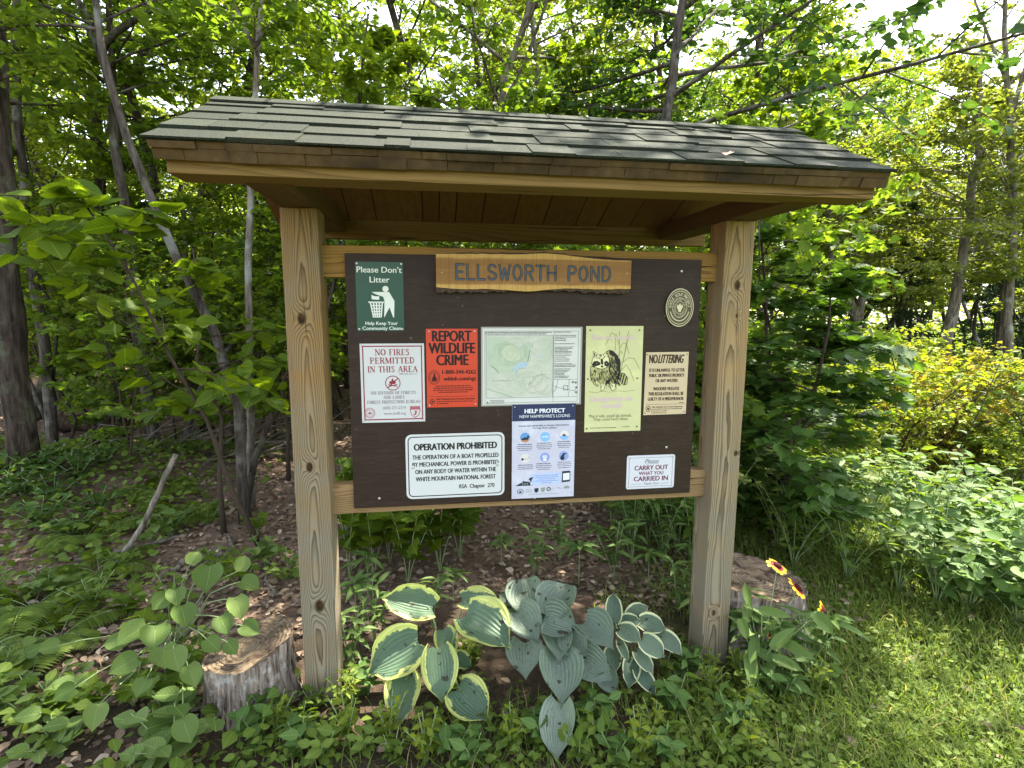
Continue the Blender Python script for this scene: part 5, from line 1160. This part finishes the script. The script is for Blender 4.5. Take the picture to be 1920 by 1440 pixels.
def hostamat(name, body, body2, edge=None, thr=.72, puck=.5, wob_=.5, edge2=None, trans=.2):
    N = NT(name, .5, .3); co = N.coord('Object'); at = N.n('ShaderNodeAttribute', _attribute_name='tint').outputs['Fac']
    s = N.n('ShaderNodeSeparateXYZ', i0=N.n('ShaderNodeAttribute', _attribute_name='lc').outputs['Vector']).outputs
    av = N.math('ABSOLUTE', s[1]); nz = N.noise(co, 34, 4, .6); nl = N.noise(co, 90, 3)
    c = N.mix(at, body, body2); c = N.mix(N.math('MULTIPLY', nl, .5), c, tuple(v*.55 for v in body))
    vv = N.math('SINE', N.math('MULTIPLY', N.math('ADD', s[1], N.math('MULTIPLY', N.math('SUBTRACT', s[0], .5), N.math('MULTIPLY', s[1], .25))), 40.))
    if edge:
        e = N.math('ADD', av, N.math('MULTIPLY', N.math('SUBTRACT', nz, .5), wob_)); e = N.math('MAXIMUM', e, N.math('ADD', N.math('SUBTRACT', s[0], .22), N.math('MULTIPLY', N.math('SUBTRACT', nz, .5), wob_)))
        k = N.n('ShaderNodeMapRange', i0=e, i1=thr, i2=thr+.05, i3=0., i4=1.).outputs[0]
        c = N.mix(k, c, N.mix(nz, edge, edge2 or edge))
    c = N.mix(N.n('ShaderNodeMapRange', i0=vv, i1=-1., i2=-.75, i3=.22, i4=0.).outputs[0], c, tuple(v*.5 for v in body))
    hole = N.math('GREATER_THAN', N.noise(co, 48, 1, .3), .70); c = N.mix(N.math('MULTIPLY', hole, .85), c, (.04, .025, .012))
    N.base(c); N.bump(N.math('ADD', N.math('MULTIPLY', vv, .5), N.math('MULTIPLY', N.noise(co, 120, 2), puck)), .55, .004)
    tr = N.t.nodes.new('ShaderNodeBsdfTranslucent'); N.t.links.new(N.mix(1., c, (1.3, 1.6, .6), 'MULTIPLY'), tr.inputs[0]); m = N.t.nodes.new('ShaderNodeMixShader'); m.inputs[0].default_value = trans
    N.t.links.new(N.b.outputs[0], m.inputs[1]); N.t.links.new(tr.outputs[0], m.inputs[2]); N.t.links.new(m.outputs[0], N.out.inputs[0])
    return N.m
M_h1 = hostamat('hosta_yellow_edge', lin('566e55'), lin('6b8263'), lin('b3bb5c'), .72, .3, .8, lin('c9cc80'))
M_h2 = hostamat('hosta_blue', lin('6d7d6c'), lin('8d9a86'), None, .7, 2.2)
M_h3 = hostamat('hosta_white_edge', lin('5d715c'), lin('788a70'), lin('d3d6a0'), .80, .3, .22, lin('dde0b8'))
M_stalk = plain('leaf_stalk', lin('7d8f5e'), .5, .3, 0, .2, 30)
def clump(name, label, cat, base, leaves, mat, group=None, up=.62, seed=1, sr=.0035, **kw):
    b = gat(*base); root = thing(name, label, cat, (b.x, b.y, 0), 0, group); rg = random.Random(seed)
    for i, (px, py, L, W, dx, dy, z) in enumerate(leaves):
        V, F, UV, bs, n, t = big_leaf(px, py, L*.97, W*1.04, math.atan2(dy, dx), z, up+rg.uniform(-.12, .12), rg.uniform(-.15, .15), seed=seed*50+i, **kw)
        g = Vector((b.x, b.y, 0))+Vector((rg.uniform(-.02, .02), rg.uniform(-.02, .02), 0)); mid_ = g.lerp(bs, .55)+Vector((0, 0, .22*max(.05, bs.z)))
        leaf_obj('leaf', root, [mat, M_stalk], V, F, UV, rg.random(), [g, g.lerp(mid_, .5), mid_, mid_.lerp(bs, .6)+Vector((0, 0, .004)), bs], sr)
    return root
clump('hosta', 'hosta with large green leaves broadly edged in yellow, nearest the left post', 'hosta', (836, 1268), [
    (763, 1130, 100, 62, -.95, -.2, .21), (736, 1232, 112, 86, -.85, .5, .12), (753, 1312, 98, 62, -.15, 1, .055), (825, 1265, 100, 64, .08, 1, .10), (886, 1320, 84, 72, .75, .75, .05),
    (838, 1208, 56, 42, .3, 1, .12), (868, 1242, 40, 34, .8, .4, .07), (916, 1180, 104, 98, .8, .5, .20), (905, 1130, 80, 52, .95, .1, .21)], M_h1, seed=3)
clump('hosta', 'hosta with plain puckered blue grey leaves in the middle of the bed', 'hosta', (1045, 1255), [
    (955, 1130, 56, 44, -.5, -.5, .20), (985, 1110, 70, 62, -.1, -1, .23), (1050, 1120, 76, 70, .35, -.9, .24), (1015, 1150, 50, 44, -.3, -.8, .19), (988, 1175, 74, 64, .6, .8, .19), (1052, 1168, 68, 62, .8, .3, .21),
    (1043, 1208, 66, 54, .2, 1, .17), (985, 1237, 68, 64, .0, 1, .12), (1122, 1190, 74, 66, .75, .6, .19), (1080, 1214, 60, 48, .6, .8, .16), (1112, 1252, 86, 62, .85, .5, .12), (1140, 1282, 50, 40, .6, .8, .07), (1050, 1272, 94, 78, .1, 1, .12), (1047, 1372, 106, 62, -.1, 1, .05)], M_h2, seed=5, cup=.45)
clump('hosta', 'small hosta with pointed white edged leaves, nearest the right post', 'hosta', (1180, 1225), [
    (1150, 1137, 58, 30, .0, -1, .20), (1118, 1155, 48, 24, -.6, -.7, .17), (1136, 1158, 48, 22, -.5, -.8, .17), (1198, 1146, 44, 30, .8, -.5, .18), (1184, 1166, 42, 28, .9, -.1, .17), (1183, 1191, 46, 36, .8, .4, .16), (1226, 1173, 50, 38, .9, .2, .17),
    (1226, 1216, 54, 38, .8, .6, .13), (1257, 1208, 60, 36, .75, .6, .13), (1150, 1240, 48, 32, .1, 1, .10), (1182, 1263, 58, 32, -.1, 1, .07), (1210, 1243, 52, 26, .6, .8, .10), (1213, 1280, 58, 30, .6, .8, .06), (1170, 1222, 44, 16, .4, .9, .13)], M_h3, seed=8, sr=.002, pnt=.9)
# broad soft leaves over the left stump
M_vib = leafmat('viburnum_leaf', (.065, .115, .022), (.145, .20, .055), .28, (1.5, 1.6, .6))
rg = random.Random(14); LV = [(390, 1085, 62, 56, -.2, 1, .26), (345, 1155, 50, 46, .2, 1, .24), (245, 1190, 76, 48, -.8, .5, .22), (290, 1195, 56, 54, -.1, 1, .22), (330, 1238, 54, 44, .3, 1, .20), (230, 1248, 66, 44, -.9, .5, .18), (308, 1232, 50, 50, .1, 1, .19), (447, 1140, 52, 42, .3, 1, .25), (470, 1096, 46, 36, .9, .4, .28), (455, 1055, 40, 30, .2, -.8, .30), (365, 1045, 36, 30, .5, -.8, .30), (300, 1130, 44, 38, -.6, .5, .27), (360, 1268, 52, 40, .4, 1, .15), (215, 1205, 52, 36, -.9, .1, .2), (420, 1172, 44, 40, .4, .9, .24), (178, 1345, 60, 42, -.2, 1, .10), (350, 1370, 58, 48, .3, .9, .10), (330, 1120, 40, 36, .1, .9, .28), (265, 1290, 44, 36, -.5, .8, .14), (400, 1210, 42, 34, .7, .7, .22), (470, 1180, 44, 36, .9, .4, .22), (435, 1215, 36, 30, .6, .8, .21), (120, 1300, 50, 36, -.8, .4, .12), (90, 1215, 46, 34, -.9, .2, .15)]
clump('viburnum_shrub', 'shrub with broad rounded soft green leaves spreading in front of the left stump', 'shrub', (330, 1215), [(a, b, c_*.86, d_*.86, e, f_, g) for a, b, c_, d_, e, f_, g in LV], M_vib, up=.6, seed=4, notch=.15, nu=8, nv=5, pnt=1.5, sr=.002)
# weed with red and yellow flowers
M_pet = NT('petal', .6, .2); s = M_pet.n('ShaderNodeSeparateXYZ', i0=M_pet.n('ShaderNodeAttribute', _attribute_name='lc').outputs['Vector']).outputs
M_pet.base(M_pet.ramp(s[0], (.40, lin('5e0f10')), (.62, lin('8f1a0e')), (.72, lin('eeb214')), (1, lin('f6c81e')))); M_pet = M_pet.m
M_eye = plain('flower_eye', lin('3a0c0c'), .8, .2, 0, .4, 300); M_lan = leafmat('lance_leaf', (.060, .11, .022), (.115, .17, .045), .25, (1.5, 1.6, .6))
fb = gat(1425, 1275); fl = thing('flowering_plant', 'leafy plant with red and yellow daisy flowers, growing at the foot of the right post', 'flower plant', (fb.x, fb.y, 0))
LF = [(1408, 1258, 70, 30, .1, 1, .08), (1432, 1320, 64, 26, .5, 1, .03), (1490, 1215, 84, 26, .9, .5, .16), (1470, 1195, 60, 26, .7, -.6, .18), (1455, 1150, 60, 22, .9, .2, .24), (1402, 1140, 34, 24, .1, -1, .2), (1545, 1170, 48, 34, .8, .9, .2), (1500, 1285, 62, 22, .9, .7, .05), (1395, 1180, 40, 24, .3, 1, .17), (1445, 1235, 60, 26, .9, .5, .1), (1478, 1245, 60, 26, .9, .4, .1), (1510, 1230, 36, 26, .8, -.2, .12), (1400, 1110, 40, 18, -.2, -1, .24), (1412, 1220, 50, 24, -.2, 1, .12)]
rg = random.Random(6)
for i, q in enumerate(LF):
    V, F, UV, bs, n, t = big_leaf(q[0], q[1], q[2]*1.05, q[3]*.78, math.atan2(q[5], q[4]), q[6], .55, rg.uniform(-.2, .2), notch=0., nu=8, nv=4, pnt=1., seed=i+400)
    leaf_obj('leaf', fl, [M_lan, M_stalk], V, F, UV, rg.random(), [Vector((fb.x, fb.y, 0)).lerp(bs, .5)+Vector((0, 0, .03)), bs], .0016)
def flower(px, py, y, r, nrm_, np_=11, bud=False):
    c = yat(px, py, y); v, f = [], []; g = Vector((fb.x, fb.y, 0)); m = g.lerp(c, .55)+Vector((0, 0, .03)); L0 = Vector(fl.location)
    tube(v, f, [g-L0, m-L0, c-L0], [.0018, .0015, .0012], 5, False); st = put('stem', wood_mesh('stem', (v, f)), M_stalk, fl)
    n = Vector(nrm_).normalized(); a = n.orthogonal().normalized(); b = n.cross(a); V, F, UV = [], [], []
    for i in range(np_):
        th = 2*math.pi*i/np_+rg.uniform(-.15, .15); d = a*math.cos(th)+b*math.sin(th); e = n.cross(d); L = r*rg.uniform(.85, 1.1); dr = rg.uniform(.1, .5); o = len(V)
        for u, wd in ((.15, .08), (.45, .2), (.8, .24), (1., .13)):
            for sgn in (-1, 1): V.append((c-L0+d*(u*L)+e*(sgn*wd*r)-n*(dr*u*u*L*.6))[:]); UV.append((u, sgn))
        for k in range(3): F.append((o+2*k, o+2*k+1, o+2*k+3, o+2*k+2))
    me = bpy.data.meshes.new('petals'); me.from_pydata(V, [], F); me.update(); at = me.attributes.new('lc', 'FLOAT2', 'POINT'); at.data.foreach_set('vector', np.array(UV, np.float32).ravel())
    hd = put('flower', me, M_pet, fl)
    v, f = [], []; tube(v, f, [c-L0-n*.003, c-L0+n*.003, c-L0+n*.007], [r*.42, r*.40, r*.15], 10, True); put('flower_eye', wood_mesh('flower_eye', (v, f)), M_eye, hd)
flower(1458, 1060, -.05, .030, (.3, -.35, 1)); flower(1497, 1102, -.08, .033, (.55, -.25, .7)); flower(1545, 1148, -.10, .031, (.65, -.7, .25)); flower(1525, 1240, -.14, .011, (.5, -.4, .6), 7); flower(1443, 1192, -.12, .007, (.2, -.6, .8), 6)

# ------------------------------------------------------------------ herbs, ferns, brambles
RH = np.random.default_rng(5)
def herb(name, label, cat, group, mat, shape, L, Wf, h, stems, per, spread, whorl=False, tilt=.3, bare=.35):
    root = thing(name, label, cat, (0, 0, 0), 0, group); V, F = [], []; P, T, N_, Ls = [], [], [], []
    for s in range(stems):
        a = 2*math.pi*(s+RH.random()*.7)/stems; sp = spread*RH.uniform(.3, 1.)*(0 if stems == 1 else 1); hh = h*RH.uniform(.75, 1.1)
        pts = [np.array([math.cos(a)*sp*t**1.4, math.sin(a)*sp*t**1.4, hh*t*(1.15-.15*t)-.01]) for t in np.linspace(0, 1, 5)]
        tube(V, F, [p for p in pts], [.0022*(1-.5*i/4) for i in range(5)], 5, False)
        for k in range(per):
            t = bare+(1-bare)*(k+.5)/per if not whorl else RH.uniform(.82, 1.)
            i = min(int(t*4), 3); p = pts[i]+(pts[i+1]-pts[i])*(t*4-i); az = k*2.4+RH.uniform(-.4, .4) if not whorl else 2*math.pi*k/per+RH.uniform(-.2, .2)
            d = np.array([math.cos(az), math.sin(az), RH.uniform(-.25, .45)]); P.append(p); T.append(d); N_.append(np.array([0, 0, 1.])+RH.normal(0, tilt, 3)); Ls.append(L*RH.uniform(.65, 1.15))
    Ls = np.array(Ls)
    put('stem', wood_mesh('stem', (V, F)), M_stalk, root); put('leaves', leaf_mesh('leaves', np.array(P), np.array(T), np.array(N_), Ls, Ls*Wf, shape, None, RH), mat, root); return root
def fern(label, group, n=7, L=.26):
    root = thing('fern', label, 'fern', (0, 0, 0), 0, group); V, F = [], []; P, T, N_, Ls = [], [], [], []
    for s in range(n):
        a = 2*math.pi*s/n+RH.uniform(-.3, .3); l = L*RH.uniform(.75, 1.1); d = np.array([math.cos(a), math.sin(a), 0]); sd = np.array([-d[1], d[0], 0])
        f_ = lambda t: d*(l*t)+np.array([0, 0, l*(.75*t-.62*t*t)])
        tube(V, F, [f_(t) for t in np.linspace(0, 1, 6)], [.0018*(1-.8*i/5) for i in range(6)], 4, False)
        for t in np.linspace(.15, .99, 22):
            for g in (-1, 1): P.append(f_(t)); T.append(sd*g+d*.35+np.array([0, 0, -.15])); N_.append(np.array([0, 0, 1.])+RH.normal(0, .15, 3)+d*.2); Ls.append(l*.30*(math.sin(math.pi*(t*.85+.1)))**.8)
    Ls = np.array(Ls); put('stalk', wood_mesh('stalk', (V, F)), M_stalk, root); put('fronds', leaf_mesh('fronds', np.array(P), np.array(T), np.array(N_), Ls, Ls*.24, 'lance', None, RH), M_fern, root); return root
M_fern = leafmat('fern_green', (.070, .120, .016), (.15, .205, .034), .45, (1.6, 1.6, .5))
M_bram = leafmat('bramble_leaf', (.050, .105, .022), (.115, .185, .045), .32, (1.6, 1.6, .5))
def sow(protos, pxs, label, group, s0=.85, s1=1.2, z=0.):
    for i, (px, py) in enumerate(pxs):
        v = gat(px, py); p = protos[i % len(protos)]; s = RH.uniform(s0, s1); loc = (v.x, v.y, gz(v.x, v.y)+z); rz = RH.uniform(0, 6.28)
        if p.name not in used: used.add(p.name); p.location = loc; p.rotation_euler = (0, 0, rz); p.scale = (s,)*3; p['label'] = label; p['group'] = group
        else: again(p, loc, rz, label, group, s)
def pxgrid(n, poly, seed, mind=25):
    rg = random.Random(seed); out = []; x0 = min(p[0] for p in poly); x1 = max(p[0] for p in poly); y0 = min(p[1] for p in poly); y1 = max(p[1] for p in poly); t = 0
    while len(out) < n and t < 9000:
        t += 1; x, y = rg.uniform(x0, x1), rg.uniform(y0, y1); ins = False
        for i in range(len(poly)):
            a, b = poly[i], poly[i-1]
            if (a[1] > y) != (b[1] > y) and x < (b[0]-a[0])*(y-a[1])/(b[1]-a[1])+a[0]: ins = not ins
        if ins and all((x-c)**2+(y-d)**2 > mind*mind for c, d in out): out.append((x, y))
    return out
l = 'whorled green plant with narrow pointed leaves growing around the hostas'; g = 'narrow leaved plants around the hostas'
lan = [herb('woodland_plant', l, 'plant', g, M_bram, 'lance', .085, .26, .17, 1, 11, 0, True, .25), herb('woodland_plant', l, 'plant', g, M_lan, 'lance', .070, .28, .21, 4, 8, .07, False, .3)]
sow(lan, [(668, 1165), (702, 1200), (850, 1130), (812, 1175), (690, 1120), (1000, 1075), (1085, 1095), (1150, 1085), (1215, 1100), (1268, 1140), (1120, 1050), (1185, 1055), (1295, 1075), (1245, 1060), (940, 1060), (1050, 1050), (1300, 1190), (655, 1250)], l, g)
l2 = 'narrow leaved plant hiding the foot of the right stump'
sow(lan, [(1395, 1240), (1420, 1265), (1465, 1275), (1510, 1270), (1450, 1255), (1375, 1220), (1545, 1250)], l2, 'narrow leaved plants at the right stump')
l = 'maple seedling with lobed leaves behind the hostas, below the notice board panel'; g = 'maple seedlings below the panel'
mp_ = [herb('maple_seedling', l, 'seedling', g, M_lf_maple, 'maple', .090, 1.0, .36, 4, 7, .14, False, .3), herb('maple_seedling', l, 'seedling', g, M_lf_maple, 'maple', .075, 1.0, .27, 3, 7, .12, False, .3)]
sow(mp_, [(700, 1075), (765, 1095), (825, 1070), (740, 1030), (862, 1045), (655, 1080), (800, 1020), (690, 1010), (720, 1000), (850, 1005), (670, 1030), (770, 1050), (730, 1055), (880, 1010), (650, 1000), (840, 985), (760, 990)], l, g)
l = 'leafy undergrowth plant in the gap between the panel and the right post'; g = 'undergrowth plants behind the right of the panel'
ug = [herb('undergrowth_plant', l, 'plant', g, M_lf_mid, 'ovate', .060, .5, .40, 6, 11, .18, False, .35), herb('undergrowth_plant', l, 'plant', g, M_bram, 'lance', .060, .34, .34, 7, 11, .18, False, .35)]
sow(ug, pxgrid(20, [(1090, 960), (1320, 930), (1330, 1060), (1150, 1040)], 3, 26), l, g)
l = 'bramble clump with broad toothed leaves sprawling beyond the right stump'; g = 'bramble clumps beyond the right stump'
brm = [herb('bramble', l, 'bramble', g, M_bram, 'broad', .060, .72, .28, 8, 9, .26, False, .4, .25), herb('bramble', l, 'bramble', g, M_bram, 'broad', .048, .66, .34, 8, 10, .24, False, .4, .25), herb('bramble', l, 'bramble', g, M_lf_mid, 'lance', .062, .34, .36, 9, 11, .22, False, .4, .25)]
sow(brm, pxgrid(34, [(1420, 960), (1560, 930), (1930, 960), (1960, 1180), (1800, 1190), (1640, 1110), (1430, 1090)], 4, 34), l, g)
l = 'small weed with light green leaves in the foreground beside the shelter'; g = 'small foreground weeds'
wd = [herb('weed', l, 'weed', g, M_lf_mid, 'ovate', .034, .62, .075, 5, 6, .05, False, .35, .2), herb('weed', l, 'weed', g, M_bram, 'ovate', .045, .55, .10, 4, 6, .06, False, .35, .2), herb('weed', l, 'weed', g, M_lf_lime, 'ovate', .022, .55, .11, 7, 10, .05, False, .4, .2)]
sow(wd, pxgrid(30, [(560, 1300), (700, 1330), (760, 1390), (1000, 1400), (1120, 1330), (1290, 1240), (1420, 1330), (1420, 1440), (560, 1440)], 5, 34)+[(655, 1280), (690, 1300), (870, 1255), (885, 1240), (1300, 1260), (1330, 1270), (1270, 1230), (500, 1350), (520, 1375), (545, 1365), (480, 1390), (1385, 1275), (1405, 1300), (1470, 1310), (1530, 1300), (1560, 1285), (1440, 1300)], l, g)
l = 'broad leaved woodland herb on the shaded slope left of the left post'; g = 'woodland herbs on the left slope'
hb = [herb('woodland_herb', l, 'plant', g, M_vib, 'broad', .050, .78, .13, 5, 5, .10, False, .4, .4), herb('woodland_herb', l, 'plant', g, M_lf_mid, 'ovate', .036, .6, .12, 7, 7, .10, False, .4, .3), herb('woodland_herb', l, 'plant', g, M_lf_maple, 'maple', .055, 1., .14, 4, 5, .10, False, .3, .4)]
sow(hb, pxgrid(19, [(-40, 1080), (210, 1040), (330, 1060), (420, 1120), (360, 1320), (380, 1440), (-60, 1440)], 6, 46)+[(405, 1075), (455, 1110), (500, 1060), (390, 990), (480, 1010), (320, 1010), (540, 1090)], l, g)
l = 'feathery green fern on the leaf litter at the left edge'; g = 'ferns at the left edge'
fn = [fern(l, g), fern(l, g, 6, .22)]
sow(fn, [(60, 1140), (135, 1110), (185, 1075), (35, 1220), (110, 1195), (230, 1010), (330, 985), (10, 1160), (160, 1010), (60, 1010), (300, 940), (20, 1300)][::2], l, g, .9, 1.3)
l = 'low dark leaved clump covering the mound below the thick dark trunk'; g = 'clumps on the mound'
sow([herb('mound_plant', l, 'plant', g, M_lf_dark, 'ovate', .045, .62, .14, 9, 9, .16, False, .5, .2)], pxgrid(16, [(-40, 900), (180, 880), (240, 950), (200, 1010), (-40, 1020)], 7, 34), l, g)
# shrubs next to the posts
def shrub(name, label, base, mats, **kw):
    b = gat(*base); return vegetable(name, label, 'shrub', (b.x, b.y, gz(b.x, b.y)), RH, wob(RH, kw.pop('h'), 6, kw.pop('lean', (0, 0)), .25), mats, **kw)
shrub('hobblebush', 'hobblebush with large limp dark leaves directly left of the left post', (505, 1045), (M_twig, M_lf_maple), h=1.5, lean=(-.12, 0), r0=.012, z0=.55, z1=1.45, nb=9, blen=.55, nt_=5, lpt=4, leafL=.095, leafW=.86, shape='broad', up=.4, el=(0, 40))
shrub('hobblebush', 'second big leaved hobblebush farther left, between the leaning trunks', (420, 1005), (M_twig, M_lf_maple), h=1.35, lean=(-.10, .05), r0=.012, z0=.5, z1=1.2, nb=8, blen=.6, nt_=5, lpt=4, leafL=.085, leafW=.86, shape='broad', up=.4, el=(0, 40))
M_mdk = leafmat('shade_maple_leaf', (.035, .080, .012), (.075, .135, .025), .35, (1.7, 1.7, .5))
for i, (bp, h) in enumerate((((1435, 1010), 1.25), ((1475, 985), .95), ((1420, 955), 1.5))):
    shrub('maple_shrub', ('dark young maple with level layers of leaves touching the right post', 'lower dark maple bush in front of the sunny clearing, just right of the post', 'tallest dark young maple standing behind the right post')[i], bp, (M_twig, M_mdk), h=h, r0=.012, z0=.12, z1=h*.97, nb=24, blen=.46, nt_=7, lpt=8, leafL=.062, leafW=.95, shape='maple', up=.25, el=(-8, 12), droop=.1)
shade = polar(3.1, 1560); tr = [(0, 0, -.05)]+[(RH.normal(0, .02)+.02*i, RH.normal(0, .02), .65*i) for i in range(1, 9)]
b = gat(1852, 965); tw = thing('tall_weed', 'tall dark stalked weed leaning right in front of the golden bush', 'weed', (b.x, b.y, 0)); V, F = [], []; P, T, N_, Ls = [], [], [], []
c1 = yat(1795, 850, b.y)-Vector((b.x, b.y, 0)); c2 = yat(1885, 655, b.y)-Vector((b.x, b.y, 0))
pts = [Vector((0, 0, 0)), c1*.5+Vector((-.02, 0, 0)), c1, c1.lerp(c2, .5)+Vector((.01, 0, -.02)), c2]; tube(V, F, [p[:] for p in pts], [.006, .005, .004, .003, .0012], 6, False)
for k in range(34):
    t = .12+.86*k/34; q = t*4; i = min(int(q), 3); p = pts[i].lerp(pts[i+1], q-i); az = k*2.4; P.append(np.array(p)); T.append(np.array([math.cos(az), math.sin(az), .35])); N_.append(np.array([0, 0, 1.])+RH.normal(0, .25, 3)); Ls.append(.105*(1.05-t))
Ls = np.array(Ls)+.012; put('stalk', wood_mesh('stalk', (V, F)), M_bark2, tw); put('leaves', leaf_mesh('leaves', np.array(P), np.array(T), np.array(N_), Ls, Ls*.42, 'lance', None, RH), M_lf_dark, tw)

# ------------------------------------------------------------------ logs, dead wood
M_moss = barkmat('mossy_log', (.030, .022, .014), (.14, .105, .06), (.16, .16, .05), .7); M_rot = barkmat('rotten_log', (.015, .010, .007), (.07, .045, .03), None, .7); M_dead = barkmat('dead_wood', (.08, .065, .05), (.30, .26, .21), None, 1.2)
def log(name, label, pts, r, mat, cat='log', n=10, jit=.25):
    b = Vector(pts[0]); V, F = [], []; Q = []
    for a, c in zip(pts[:-1], pts[1:]):
        for i in range(6): Q.append(Vector(a).lerp(Vector(c), i/6)-b+Vector((RH.normal(0, r*.12), RH.normal(0, r*.12), RH.normal(0, r*.12))))
    Q.append(Vector(pts[-1])-b); rr = [r[0]+(r[1]-r[0])*i/(len(Q)-1) for i in range(len(Q))] if isinstance(r, tuple) else [r]*len(Q)
    tube(V, F, [q[:] for q in Q], rr, n, True, jit, 3); o = put(name, wood_mesh(name, (V, F)), mat); o.location = b; return tag(o, label, cat)
def gp(px, py, z): v = gat(px, py); return (v.x, v.y, gz(v.x, v.y)+z)
log('fallen_log', 'mossy yellowish fallen log slanting up behind the mound in the left forest', [gp(40, 880, .03), gp(120, 845, .06), gp(255, 790, .16)], .055, M_moss)
log('fallen_log', 'dark rotten log lying behind the mossy one', [gp(110, 800, .12), gp(220, 790, .10)], .075, M_rot)
log('fallen_log', 'long thin log lying on the litter behind the left post', [gp(190, 862, .025), gp(380, 866, .02), gp(560, 872, .03)], .022, M_moss)
log('fallen_log', 'broken grey branch lying on the litter near the left stump', [gp(300, 1090, .015), gp(360, 1060, .02), gp(420, 1045, .015)], .012, M_dead)
stk = log('stick', 'thin dead stick lying on the leaf litter of the left slope', [(0, 0, .012), (.12, .03, .018), (.30, .01, .012)], .006, M_dead, 'stick', 6); stk['group'] = 'dead sticks on the left slope'
for i, (a_, b_) in enumerate(((150, 1150), (250, 1100), (380, 1120), (120, 1370), (300, 1340), (240, 1430), (430, 1010), (60, 1270), (520, 1120), (350, 1010))):
    q_ = Vector(gp(a_, b_, .012)); o_ = stk if i == 0 else stk.copy()
    if i: COL.objects.link(o_)
    o_.location = q_; o_.rotation_euler = (0, RH.uniform(-.12, .05), RH.uniform(0, 6.28)); k_ = RH.uniform(.6, 1.4); o_.scale = (k_, k_, k_)
b = Vector(gp(212, 1068, 0)); log('dead_pole', 'thin dead pole stuck in the litter, leaning right over the ferns', [b[:], (yat(268, 985, b.y+.02))[:], (yat(330, 852, b.y+.05))[:]], .011, M_dead, 'dead branch')
root = thing('brush_pile', 'tangle of pale dead twigs on the litter among the forest stems', 'brush pile', gp(325, 860, 0)); V, F = [], []
for i in range(60):
    a = np.array([RH.normal(0, .45), RH.normal(0, .35), RH.uniform(.0, .12)]); az = RH.uniform(-.3, 1.1); e = RH.uniform(-.05, .6); L = RH.uniform(.25, .8); d = np.array([math.cos(az)*math.cos(e), math.sin(az)*math.cos(e)*.6, math.sin(e)]); m = a+d*L*.5+RH.normal(0, .03, 3)
    tube(V, F, [a, m, a+d*L], [.005, .004, .0015], 4, False)
put('twigs', wood_mesh('twigs', (V, F)), M_dead, root)

for nm, lb, ct in (('far_woods', 'hazy mass of leaves of the far woods closing the view behind the trees', 'woods'), ('leaf_litter', 'brown dry leaf litter covering the forest floor behind the shelter', 'leaf litter'),
                   ('lawn_grass', 'short green grass of the lawn at the lower right', 'grass'), ('clover_cover', 'tiny round clover leaves growing among the lawn grass', 'clover'), ('ground_cover', 'low leafy ground cover on the slope left of the shelter', 'ground cover'),
                   ('weed_cover', 'low small leaved weeds in the strip in front of the hostas', 'weeds'), ('thin_grass', 'sparse thin grass blades on the bare soil in front of the hostas', 'grass'), ('ground', 'forest floor of soil, litter and turf under everything', 'ground')):
    if nm in bpy.data.objects: tag(bpy.data.objects[nm], lb, ct)
